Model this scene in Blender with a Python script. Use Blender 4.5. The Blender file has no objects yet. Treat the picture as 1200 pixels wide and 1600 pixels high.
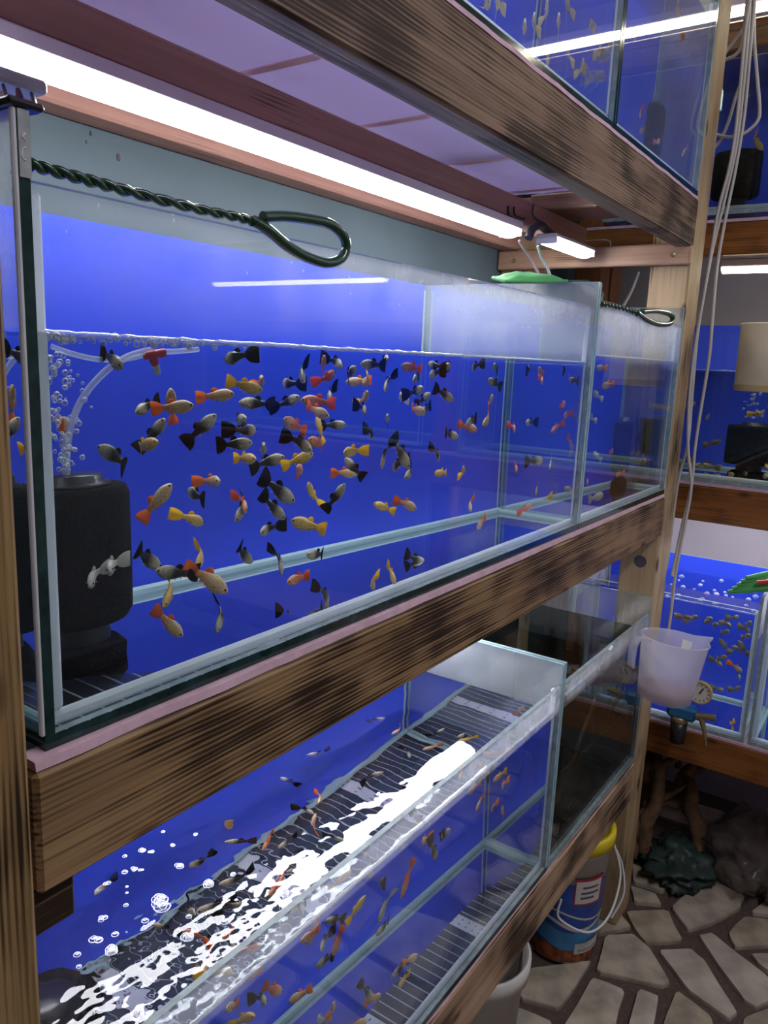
import bpy, math, random
from mathutils import Vector, Matrix, noise

# ------------------------------------------------------------------ camera
SC = bpy.context.scene
COL = SC.collection
CAM = Vector((0.0, -0.5, 1.51))
F = 1209.6
YAW, PITCH, ROLL = math.radians(55.481), math.radians(11.169), math.radians(-2.375)
fwd = Vector((math.sin(YAW)*math.cos(PITCH), math.cos(YAW)*math.cos(PITCH), -math.sin(PITCH)))
r0 = Vector((math.cos(YAW), -math.sin(YAW), 0)); d0 = fwd.cross(r0)
RT = math.cos(ROLL)*r0 + math.sin(ROLL)*d0
DN = -math.sin(ROLL)*r0 + math.cos(ROLL)*d0
cam = bpy.data.objects.new('camera', bpy.data.cameras.new('camera'))
COL.objects.link(cam)
cam.data.sensor_fit = 'HORIZONTAL'; cam.data.sensor_width = 36.0; cam.data.lens = 36.0*F/1200.0
cam.data.clip_start = 0.02; cam.data.clip_end = 50
m3 = Matrix((RT, -DN, -fwd)).transposed()
cam.matrix_world = Matrix.Translation(CAM) @ m3.to_4x4()
SC.camera = cam

# ------------------------------------------------------------------ world, exposure, room lamps' strengths
W = bpy.data.worlds.new('world'); SC.world = W; W.use_nodes = True
W.node_tree.nodes['Background'].inputs[0].default_value = (0.55, 0.55, 0.65, 1)
W.node_tree.nodes['Background'].inputs[1].default_value = 0.05
SC.view_settings.view_transform = 'Standard'; SC.view_settings.look = 'None'
SC.view_settings.exposure = 0.88; SC.view_settings.gamma = 1.0
SC.view_settings.use_curve_mapping = False
SC.cycles.use_light_tree = False; SC.cycles.max_bounces = 8; SC.cycles.transparent_max_bounces = 24
SC.cycles.transmission_bounces = 7; SC.cycles.glossy_bounces = 4; SC.cycles.diffuse_bounces = 3
SC.cycles.sample_clamp_indirect = 6.0
TUBE_E = 16.0      # shelf tube emission
TUBE_R = 9.0       # right-hand rack tubes
FILL_E = 22.0       # added ceiling lamp, out of view, fills the aisle with light

# ------------------------------------------------------------------ pixel rays (photo 1200 x 1600)
def ray(u, v):
    return (RT*((u-600)/F) + DN*((v-800)/F) + fwd).normalized()
AX = {'x': 0, 'y': 1, 'z': 2}
def hit(u, v, ax, val):
    a = AX[ax]; r = ray(u, v); return CAM + r*((val-CAM[a])/r[a])
def refract(d, n, eta):
    c = -d.dot(n); k = 1-eta*eta*(1-c*c)
    return eta*d + (eta*c-math.sqrt(k))*n
NRM = {'x': Vector((-1, 0, 0)), 'y': Vector((0, -1, 0)), 'z': Vector((0, 0, 1))}
def wray(u, v, ax, val):
    P = hit(u, v, ax, val); return P, refract(ray(u, v), NRM[ax], 1/1.33)
def wat(u, v, ax, val, depth):
    P, d = wray(u, v, ax, val); a = AX[ax]
    s = depth/abs(d[a]); return P + d*s
def watz(u, v, ax, val, z):
    P, d = wray(u, v, ax, val); return P + d*((z-P[2])/d[2])
def proj(P):
    q = P-CAM; z = q.dot(fwd); return 600+F*q.dot(RT)/z, 800+F*q.dot(DN)/z

# ------------------------------------------------------------------ materials
def newmat(name):
    m = bpy.data.materials.new(name); m.use_nodes = True
    nt = m.node_tree; nt.nodes.clear()
    out = nt.nodes.new('ShaderNodeOutputMaterial')
    return m, nt, out
def N(nt, t, **kw):
    n = nt.nodes.new('ShaderNode'+t)
    for k, v in kw.items():
        if k in ('operation', 'blend_type', 'data_type', 'noise_dimensions', 'feature', 'wave_type', 'bands_direction', 'distribution', 'label', 'layer', 'attribute_name', 'clamp', 'use_clamp', 'distance'):
            setattr(n, k, v)
        else:
            n.inputs[k].default_value = v
    return n
def L(nt, a, b): nt.links.new(a, b)
def rgba(c): return (c[0], c[1], c[2], 1.0)
def ramp(nt, fac, stops):
    r = nt.nodes.new('ShaderNodeValToRGB'); e = r.color_ramp.elements
    while len(e) < len(stops): e.new(0.5)
    for i, (p, c) in enumerate(stops):
        e[i].position = p; e[i].color = rgba(c) if not isinstance(c, (int, float)) else (c, c, c, 1)
    if fac is not None: L(nt, fac, r.inputs[0])
    return r
def objco(nt, scale=(1, 1, 1), loc=(0, 0, 0), rot=(0, 0, 0)):
    tc = nt.nodes.new('ShaderNodeTexCoord'); mp = nt.nodes.new('ShaderNodeMapping')
    mp.inputs['Scale'].default_value = scale; mp.inputs['Location'].default_value = loc; mp.inputs['Rotation'].default_value = rot
    L(nt, tc.outputs['Object'], mp.inputs[0]); return mp.outputs[0]
def plain(name, c, rough=0.5, metal=0.0, var=0.0, vscale=30, spec=0.5, bump=0.0, coat=0.0):
    m, nt, out = newmat(name)
    p = N(nt, 'BsdfPrincipled'); p.inputs['Base Color'].default_value = rgba(c)
    p.inputs['Roughness'].default_value = rough; p.inputs['Metallic'].default_value = metal
    p.inputs['Specular IOR Level'].default_value = spec; p.inputs['Coat Weight'].default_value = coat
    if var or bump:
        n = N(nt, 'TexNoise'); n.inputs['Scale'].default_value = vscale; n.inputs['Detail'].default_value = 5
        L(nt, objco(nt), n.inputs['Vector'])
        if var:
            r = ramp(nt, n.outputs['Fac'], [(0.3, tuple(x*(1-var) for x in c)), (0.7, tuple(min(1, x*(1+var)) for x in c))])
            L(nt, r.outputs[0], p.inputs['Base Color'])
        if bump:
            b = N(nt, 'Bump'); b.inputs['Strength'].default_value = bump; b.inputs['Distance'].default_value = 0.003
            L(nt, n.outputs['Fac'], b.inputs['Height']); L(nt, b.outputs[0], p.inputs['Normal'])
    L(nt, p.outputs[0], out.inputs[0]); return m
def emis(name, c, e):
    m, nt, out = newmat(name); s = N(nt, 'Emission'); s.inputs[0].default_value = rgba(c); s.inputs[1].default_value = e
    L(nt, s.outputs[0], out.inputs[0]); return m

def wood(name, ax, lo, hi, burn=0.5, seed=0.0, rough=0.6, dark=(0.028, 0.015, 0.008), knots=True):
    """pine with grain along ax and torch-burnt streaks"""
    m, nt, out = newmat(name)
    a = AX[ax]
    def sc(along, across):
        s = [across]*3; s[a] = along; return tuple(s)
    p = N(nt, 'BsdfPrincipled'); p.inputs['Roughness'].default_value = rough; p.inputs['Specular IOR Level'].default_value = 0.3
    g = N(nt, 'TexNoise', Scale=1.0, Detail=4.0, Roughness=0.6, Distortion=0.4); L(nt, objco(nt, sc(2.5, 120), (seed, seed*2, seed)), g.inputs['Vector'])
    g2 = N(nt, 'TexNoise', Scale=1.0, Detail=3.0); L(nt, objco(nt, sc(3.0, 14), (seed+4, seed, 3)), g2.inputs['Vector'])
    ad = N(nt, 'Math', operation='ADD'); L(nt, g.outputs['Fac'], ad.inputs[0]); L(nt, g2.outputs['Fac'], ad.inputs[1])
    hf = N(nt, 'Math', operation='MULTIPLY'); hf.inputs[1].default_value = 0.5; L(nt, ad.outputs[0], hf.inputs[0])
    base = ramp(nt, hf.outputs[0], [(0.36, lo), (0.62, hi)])
    # burnt patches: soft blobs broken up by the grain
    b1 = N(nt, 'TexNoise', Scale=1.0, Detail=2.0, Roughness=0.5); L(nt, objco(nt, sc(6.0, 9), (seed*1.7, 9+seed, seed)), b1.inputs['Vector'])
    b2 = N(nt, 'TexNoise', Scale=1.0, Detail=3.0, Roughness=0.7, Distortion=0.3); L(nt, objco(nt, sc(3.5, 150), (2, seed, 7+seed)), b2.inputs['Vector'])
    mx = N(nt, 'Math', operation='MULTIPLY_ADD'); mx.inputs[1].default_value = 0.75; L(nt, b2.outputs['Fac'], mx.inputs[0]); L(nt, b1.outputs['Fac'], mx.inputs[2])
    wv = N(nt, 'TexWave', wave_type='BANDS', bands_direction='X' if ax == 'z' else 'Z'); wv.inputs['Scale'].default_value = 1.0; wv.inputs['Distortion'].default_value = 5.0; wv.inputs['Detail'].default_value = 3.0; wv.inputs['Detail Scale'].default_value = 0.6
    L(nt, objco(nt, sc(6.0, 62), (seed, 0, seed)), wv.inputs['Vector'])
    wm = N(nt, 'Math', operation='MULTIPLY_ADD'); wm.inputs[1].default_value = 0.20; L(nt, wv.outputs['Fac'], wm.inputs[0]); L(nt, mx.outputs[0], wm.inputs[2]); mx = wm
    c0 = 1.265-0.40*burn
    mx2 = N(nt, 'Math', operation='MULTIPLY'); mx2.inputs[1].default_value = 0.7; L(nt, mx.outputs[0], mx2.inputs[0])
    br = ramp(nt, mx2.outputs[0], [(min(.98, (c0-0.11)*.7), 0.0), (min(1.0, (c0+0.13)*.7), 1.0)])
    mc = N(nt, 'Mix', data_type='RGBA'); L(nt, br.outputs[0], mc.inputs[0]); L(nt, base.outputs[0], mc.inputs[6]); mc.inputs[7].default_value = rgba(dark)
    col = mc.outputs[2]
    if knots:
        vo = N(nt, 'TexVoronoi', Scale=1.0); L(nt, objco(nt, sc(5.5, 13), (seed*3, 1.3+seed, .4)), vo.inputs['Vector'])
        kr = ramp(nt, vo.outputs['Distance'], [(0.07, 1.0), (0.15, 0.0)])
        kc = N(nt, 'Mix', data_type='RGBA'); L(nt, kr.outputs[0], kc.inputs[0]); L(nt, col, kc.inputs[6]); kc.inputs[7].default_value = rgba((0.05, 0.022, 0.012)); col = kc.outputs[2]
    L(nt, col, p.inputs['Base Color'])
    bm = N(nt, 'Bump', Strength=0.35, Distance=0.002); L(nt, g.outputs['Fac'], bm.inputs['Height']); L(nt, bm.outputs[0], p.inputs['Normal'])
    L(nt, p.outputs[0], out.inputs[0]); return m

def glass(name, film=0.03, tint=(0.93, 0.975, 0.97), band=None, streak=0.0, rough=0.0, spots=0.4):
    """thin pane: Fresnel mirror over clear glass, with a chalky film of dried water marks.
    band=(z0,z1,f0,f1): film amount below z0 and above z1 (local height)"""
    m, nt, out = newmat(name)
    tr = N(nt, 'BsdfTransparent'); tr.inputs[0].default_value = rgba(tint)
    gl = N(nt, 'BsdfGlossy'); gl.inputs['Roughness'].default_value = rough; gl.inputs[0].default_value = (1, 1, 1, 1)
    fr = N(nt, 'Fresnel', IOR=1.45)
    geo = N(nt, 'NewGeometry')
    # same Fresnel from both faces of the slab
    lw = N(nt, 'LayerWeight'); lw.inputs['Blend'].default_value = 0.5
    pw = N(nt, 'Math', operation='POWER'); pw.inputs[1].default_value = 5.0; L(nt, lw.outputs['Facing'], pw.inputs[0])
    fm = N(nt, 'Math', operation='MULTIPLY_ADD'); fm.inputs[1].default_value = 0.95; fm.inputs[2].default_value = 0.022; L(nt, pw.outputs[0], fm.inputs[0])
    s1 = N(nt, 'MixShader'); L(nt, fm.outputs[0], s1.inputs[0]); L(nt, tr.outputs[0], s1.inputs[1]); L(nt, gl.outputs[0], s1.inputs[2])
    df = N(nt, 'BsdfDiffuse'); df.inputs[0].default_value = (0.86, 0.87, 0.92, 1)
    tl = N(nt, 'BsdfTranslucent'); tl.inputs[0].default_value = (0.86, 0.87, 0.92, 1)
    s2 = N(nt, 'MixShader'); s2.inputs[0].default_value = 0.5; L(nt, df.outputs[0], s2.inputs[1]); L(nt, tl.outputs[0], s2.inputs[2])
    n1 = N(nt, 'TexNoise', Scale=16.0, Detail=3.0, Roughness=0.65); L(nt, objco(nt, (1, 1, 1)), n1.inputs['Vector'])
    n2 = N(nt, 'TexNoise', Scale=1.0, Detail=2.0, Roughness=0.6); L(nt, objco(nt, (70, 70, 5)), n2.inputs['Vector'])
    n3 = N(nt, 'TexVoronoi', Scale=70.0); L(nt, objco(nt, (1, 1, .6)), n3.inputs['Vector'])
    r1 = ramp(nt, n1.outputs['Fac'], [(0.30, 0.35), (0.75, 1.0)])
    r2 = ramp(nt, n2.outputs['Fac'], [(0.5, 0.0), (0.78, 1.0)])
    r3 = ramp(nt, n3.outputs['Distance'], [(0.05, 1.0), (0.10, 0.0)])
    f1 = N(nt, 'Math', operation='MULTIPLY_ADD'); L(nt, r2.outputs[0], f1.inputs[0]); f1.inputs[1].default_value = streak; L(nt, r1.outputs[0], f1.inputs[2])
    f2 = N(nt, 'Math', operation='MULTIPLY_ADD'); L(nt, r3.outputs[0], f2.inputs[0]); f2.inputs[1].default_value = spots; L(nt, f1.outputs[0], f2.inputs[2])
    f3 = N(nt, 'Math', operation='MULTIPLY', use_clamp=True); L(nt, f2.outputs[0], f3.inputs[0]); f3.inputs[1].default_value = film
    if band:
        z0, z1, a, b0, b = band
        tc = nt.nodes.new('ShaderNodeTexCoord'); sx = N(nt, 'SeparateXYZ'); L(nt, tc.outputs['Object'], sx.inputs[0])
        mr = N(nt, 'MapRange'); mr.inputs[1].default_value = z0; mr.inputs[2].default_value = z1; mr.inputs[3].default_value = b0; mr.inputs[4].default_value = b
        L(nt, sx.outputs[2], mr.inputs[0])
        st = N(nt, 'MapRange'); st.inputs[1].default_value = z0-.001; st.inputs[2].default_value = z0+.004; L(nt, sx.outputs[2], st.inputs[0])
        ml = N(nt, 'Math', operation='MULTIPLY'); L(nt, mr.outputs[0], ml.inputs[0]); L(nt, st.outputs[0], ml.inputs[1])
        mxx = N(nt, 'Math', operation='MAXIMUM'); L(nt, ml.outputs[0], mxx.inputs[0]); mxx.inputs[1].default_value = a; L(nt, mxx.outputs[0], f3.inputs[1])
    # a thin scattering film looks denser at a slant: 1-(1-f)^(1/cos)
    cs = N(nt, 'Math', operation='SUBTRACT'); cs.inputs[0].default_value = 1.06; L(nt, lw.outputs['Facing'], cs.inputs[1])
    iv = N(nt, 'Math', operation='DIVIDE'); iv.inputs[0].default_value = 1.0; L(nt, cs.outputs[0], iv.inputs[1])
    om = N(nt, 'Math', operation='SUBTRACT'); om.inputs[0].default_value = 1.0; L(nt, f3.outputs[0], om.inputs[1])
    po = N(nt, 'Math', operation='POWER'); L(nt, om.outputs[0], po.inputs[0]); L(nt, iv.outputs[0], po.inputs[1])
    f3 = N(nt, 'Math', operation='SUBTRACT', use_clamp=True); f3.inputs[0].default_value = 1.0; L(nt, po.outputs[0], f3.inputs[1])
    s3 = N(nt, 'MixShader'); L(nt, f3.outputs[0], s3.inputs[0]); L(nt, s1.outputs[0], s3.inputs[1]); L(nt, s2.outputs[0], s3.inputs[2])
    L(nt, s3.outputs[0], out.inputs[0]); return m

def plain_glass(name, tint=(0.92, 0.965, 0.96)):
    m, nt, out = newmat(name)
    tr = N(nt, 'BsdfTransparent'); tr.inputs[0].default_value = rgba(tint)
    gl = N(nt, 'BsdfGlossy'); gl.inputs['Roughness'].default_value = 0.0
    lw = N(nt, 'LayerWeight'); lw.inputs['Blend'].default_value = 0.5
    pw = N(nt, 'Math', operation='POWER'); pw.inputs[1].default_value = 5.0; L(nt, lw.outputs['Facing'], pw.inputs[0])
    fm = N(nt, 'Math', operation='MULTIPLY_ADD'); fm.inputs[1].default_value = 0.95; fm.inputs[2].default_value = 0.022; L(nt, pw.outputs[0], fm.inputs[0])
    s1 = N(nt, 'MixShader'); L(nt, fm.outputs[0], s1.inputs[0]); L(nt, tr.outputs[0], s1.inputs[1]); L(nt, gl.outputs[0], s1.inputs[2])
    L(nt, s1.outputs[0], out.inputs[0]); return m
def interface(name, ior=1.33):
    """flat water surface: Fresnel mirror (total reflection from below) over clear"""
    m, nt, out = newmat(name)
    tr = N(nt, 'BsdfTransparent'); tr.inputs[0].default_value = (0.96, 0.98, 1, 1)
    gl = N(nt, 'BsdfGlossy'); gl.inputs['Roughness'].default_value = 0.02
    fr = N(nt, 'Fresnel', IOR=ior)
    s = N(nt, 'MixShader'); L(nt, fr.outputs[0], s.inputs[0]); L(nt, tr.outputs[0], s.inputs[1]); L(nt, gl.outputs[0], s.inputs[2])
    L(nt, s.outputs[0], out.inputs[0]); return m
def refractive(name, ior=1.33, tint=(0.97, 0.985, 1.0), bump=0.0):
    m, nt, out = newmat(name)
    g = N(nt, 'BsdfGlass'); g.inputs['IOR'].default_value = ior; g.inputs['Roughness'].default_value = 0.0
    g.inputs['Color'].default_value = rgba(tint)
    L(nt, g.outputs[0], out.inputs[0]); return m
def milky(name, c, clear=0.4, rough=0.2, tint=(1, 1, 1)):
    m, nt, out = newmat(name)
    tr = N(nt, 'BsdfTransparent'); tr.inputs[0].default_value = rgba(tint)
    p = N(nt, 'BsdfPrincipled'); p.inputs['Base Color'].default_value = rgba(c); p.inputs['Roughness'].default_value = rough
    tl = N(nt, 'BsdfTranslucent'); tl.inputs[0].default_value = rgba(c)
    a = N(nt, 'MixShader'); a.inputs[0].default_value = 0.45; L(nt, p.outputs[0], a.inputs[1]); L(nt, tl.outputs[0], a.inputs[2])
    s = N(nt, 'MixShader'); s.inputs[0].default_value = 1-clear; L(nt, tr.outputs[0], s.inputs[1]); L(nt, a.outputs[0], s.inputs[2])
    L(nt, s.outputs[0], out.inputs[0]); return m
def bubblemat(name, bl=0.6, dif=0.5):
    m, nt, out = newmat(name)
    tr = N(nt, 'BsdfTransparent'); gl = N(nt, 'BsdfGlossy'); gl.inputs['Roughness'].default_value = 0.08
    df = N(nt, 'BsdfDiffuse'); df.inputs[0].default_value = (.9, .92, 1, 1)
    lw = N(nt, 'LayerWeight'); lw.inputs['Blend'].default_value = bl
    s0 = N(nt, 'MixShader'); s0.inputs[0].default_value = dif; L(nt, gl.outputs[0], s0.inputs[1]); L(nt, df.outputs[0], s0.inputs[2])
    s = N(nt, 'MixShader'); L(nt, lw.outputs['Facing'], s.inputs[0]); L(nt, tr.outputs[0], s.inputs[1]); L(nt, s0.outputs[0], s.inputs[2])
    L(nt, s.outputs[0], out.inputs[0]); return m

M = {}
M['pine_top'] = wood('pine_top', 'x', (0.17, 0.105, 0.07), (0.31, 0.205, 0.14), 0.74, 4.4)
M['pine_mid'] = wood('pine_mid', 'x', (0.21, 0.125, 0.055), (0.40, 0.255, 0.125), 0.74, 1.3)
M['pine_low'] = wood('pine_low', 'x', (0.32, 0.20, 0.125), (0.54, 0.37, 0.25), 0.66, 5.2)
M['pine_post'] = wood('pine_post', 'z', (0.22, 0.135, 0.05), (0.40, 0.26, 0.11), 0.45, 2.2)
M['pine_postr'] = wood('pine_postr', 'z', (0.34, 0.23, 0.12), (0.52, 0.38, 0.22), 0.30, 6.6)
M['pine_plank'] = wood('pine_plank', 'y', (0.36, 0.21, 0.13), (0.52, 0.33, 0.22), 0.05, 4.0)
M['pine_inner'] = wood('pine_inner', 'x', (0.33, 0.165, 0.125), (0.44, 0.235, 0.18), 0.0, 7.7, knots=False)
M['burnt'] = wood('burnt', 'x', (0.10, 0.055, 0.02), (0.22, 0.13, 0.05), 0.95, 8.3)
M['varnish'] = wood('varnish', 'y', (0.21, 0.075, 0.018), (0.34, 0.135, 0.035), 0.35, 1.9, rough=0.35, dark=(.05, .018, .008))
M['varnish_z'] = wood('varnish_z', 'z', (0.21, 0.075, 0.025), (0.33, 0.13, 0.045), 0.35, 2.9, rough=0.4, dark=(.05, .018, .008))
M['foam'] = plain('foam', (0.62, 0.42, 0.50), 0.9, var=0.12, vscale=60, bump=0.4)
M['blue'] = plain('blue', (0.026, 0.066, 0.74), 0.45, var=0.05, vscale=4, spec=0.3)
M['murk'] = plain('murk', (0.02, 0.022, 0.018), 0.7, var=0.3, vscale=8)
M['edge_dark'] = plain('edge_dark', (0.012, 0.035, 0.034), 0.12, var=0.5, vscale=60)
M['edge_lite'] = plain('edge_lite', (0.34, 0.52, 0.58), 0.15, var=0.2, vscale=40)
M['edge_grey'] = plain('edge_grey', (0.26, 0.33, 0.35), 0.3, var=0.25, vscale=60)
M['silicone'] = milky('silicone', (0.93, 0.95, 0.98), 0.02, 0.35)
M['silicone_teal'] = milky('silicone_teal', (0.58, 0.76, 0.76), 0.25, 0.35)
M['pane_mid'] = glass('pane_mid', 0.2, band=(0.304, 0.405, 0.003, 0.009, 0.26), streak=0.12, spots=1.0)
M['pane_low'] = glass('pane_low', 0.2, band=(0.350, 0.40, 0.005, 0.17, 0.20), streak=0.1)
M['pane_top'] = glass('pane_top', 0.02, streak=0.6)
M['pane_side'] = glass('pane_side', 0.2, band=(0.304, 0.42, 0.008, 0.16, 0.26), streak=0.1)
M['pane_clear'] = plain_glass('pane_clear')
M['pane_flat'] = plain_glass('pane_flat')
M['wfront'] = refractive('wfront', tint=(0.96, 0.98, 0.98))
M['wfront_murk'] = refractive('wfront_murk', tint=(0.40, 0.42, 0.34))
M['wtop_clear'] = interface('wtop_clear')
M['wtop_refr'] = refractive('wtop_refr')
M['wfloor'] = interface('wfloor', 1.33)
M['meniscus'] = bubblemat('meniscus')
M['dome'] = bubblemat('dome', 0.25, 0.0)
M['bubble'] = bubblemat('bubble', 0.75, 0.65)
M['tube'] = emis('tube', (0.96, 0.95, 1.0), TUBE_E)
M['tube_warm'] = emis('tube_warm', (1.0, 0.95, 0.74), TUBE_R)
M['tube_fill'] = emis('tube_fill', (0.97, 0.93, 1.0), FILL_E)
M['housing'] = plain('housing', (0.72, 0.62, 0.68), 0.4)
M['housing_grey'] = plain('housing_grey', (0.55, 0.53, 0.62), 0.4)
M['black_plastic'] = plain('black_plastic', (0.015, 0.015, 0.02), 0.35)
M['sponge'] = plain('sponge', (0.012, 0.012, 0.016), 0.95, var=0.5, vscale=260, bump=1.0, spec=0.1)
M['sheet'] = milky('sheet', (0.80, 0.68, 0.90), 0.02, 0.45)
M['sheet_shade'] = plain('sheet_shade', (0.035, 0.034, 0.046), 0.5)  # near-black colour for the shade beneath a clear sheet
M['rib'] = plain('rib', (0.80, 0.74, 0.80), 0.5)
M['batten'] = plain('batten', (0.90, 0.74, 0.80), 0.6, var=0.1)
M['batten_pink'] = plain('batten_pink', (0.98, 0.62, 0.76), 0.6)
M['slot'] = plain('slot', (0.30, 0.22, 0.28), 0.7)
M['hole'] = plain('hole', (0.06, 0.05, 0.07), 0.7)
M['wall_teal'] = plain('wall_teal', (0.085, 0.122, 0.138), 0.8, var=0.12, vscale=3)
M['wall_grey'] = plain('wall_grey', (0.56, 0.52, 0.58), 0.8, var=0.08, vscale=3)
M['wall_dim'] = plain('wall_dim', (0.40, 0.38, 0.40), 0.85, var=0.05, vscale=2)
M['ceil'] = plain('ceil', (0.55, 0.53, 0.55), 0.9)
M['mortar'] = plain('mortar', (0.10, 0.070, 0.058), 0.95, var=0.25, vscale=90, bump=0.5)
M['stone'] = plain('stone', (0.42, 0.365, 0.285), 0.55, var=0.42, vscale=14, bump=0.2)
M['stone_b'] = plain('stone_b', (0.46, 0.41, 0.33), 0.55, var=0.35, vscale=11, bump=0.2)
M['stone_c'] = plain('stone_c', (0.37, 0.315, 0.235), 0.55, var=0.45, vscale=12, bump=0.2)
M['green_wire'] = plain('green_wire', (0.006, 0.050, 0.022), 0.22, coat=0.6)
M['green_net'] = plain('green_net', (0.07, 0.36, 0.10), 0.6)
M['airline'] = milky('airline', (0.78, 0.83, 0.92), 0.60, 0.1)
M['cable'] = plain('cable', (0.60, 0.57, 0.54), 0.45)
M['red'] = plain('red', (0.62, 0.05, 0.06), 0.3)
M['white'] = plain('white', (0.80, 0.80, 0.80), 0.35)
M['jug'] = milky('jug', (0.80, 0.78, 0.90), 0.62, 0.18)
M['jugwater'] = milky('jugwater', (0.72, 0.50, 0.46), 0.35, 0.1)
M['beige'] = plain('beige', (0.72, 0.62, 0.42), 0.45, var=0.12, vscale=12)
M['beige_dark'] = plain('beige_dark', (0.42, 0.30, 0.14), 0.5)
M['steel'] = plain('steel', (0.55, 0.55, 0.58), 0.3, metal=0.9)
M['brass'] = plain('brass', (0.33, 0.26, 0.13), 0.4, metal=0.6)
M['reg_blue'] = plain('reg_blue', (0.02, 0.14, 0.33), 0.35)
M['gauge_face'] = plain('gauge_face', (0.70, 0.70, 0.68), 0.3)
M['ochre'] = plain('ochre', (0.55, 0.40, 0.12), 0.4)
M['bucket_white'] = plain('bucket_white', (0.62, 0.60, 0.58), 0.4)
M['bucket_yellow'] = plain('bucket_yellow', (0.72, 0.56, 0.02), 0.4)
M['bag_green'] = plain('bag_green', (0.026, 0.050, 0.040), 0.55, var=0.35, vscale=25, bump=0.6)
M['clearbag'] = milky('clearbag', (0.30, 0.25, 0.22), 0.5, 0.15)
M['drift'] = plain('drift', (0.15, 0.085, 0.04), 0.85, var=0.4, vscale=30, bump=0.6)
M['wire_red'] = plain('wire_red', (0.35, 0.05, 0.04), 0.4)
M['wire_pink'] = plain('wire_pink', (0.75, 0.45, 0.50), 0.4)

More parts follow.
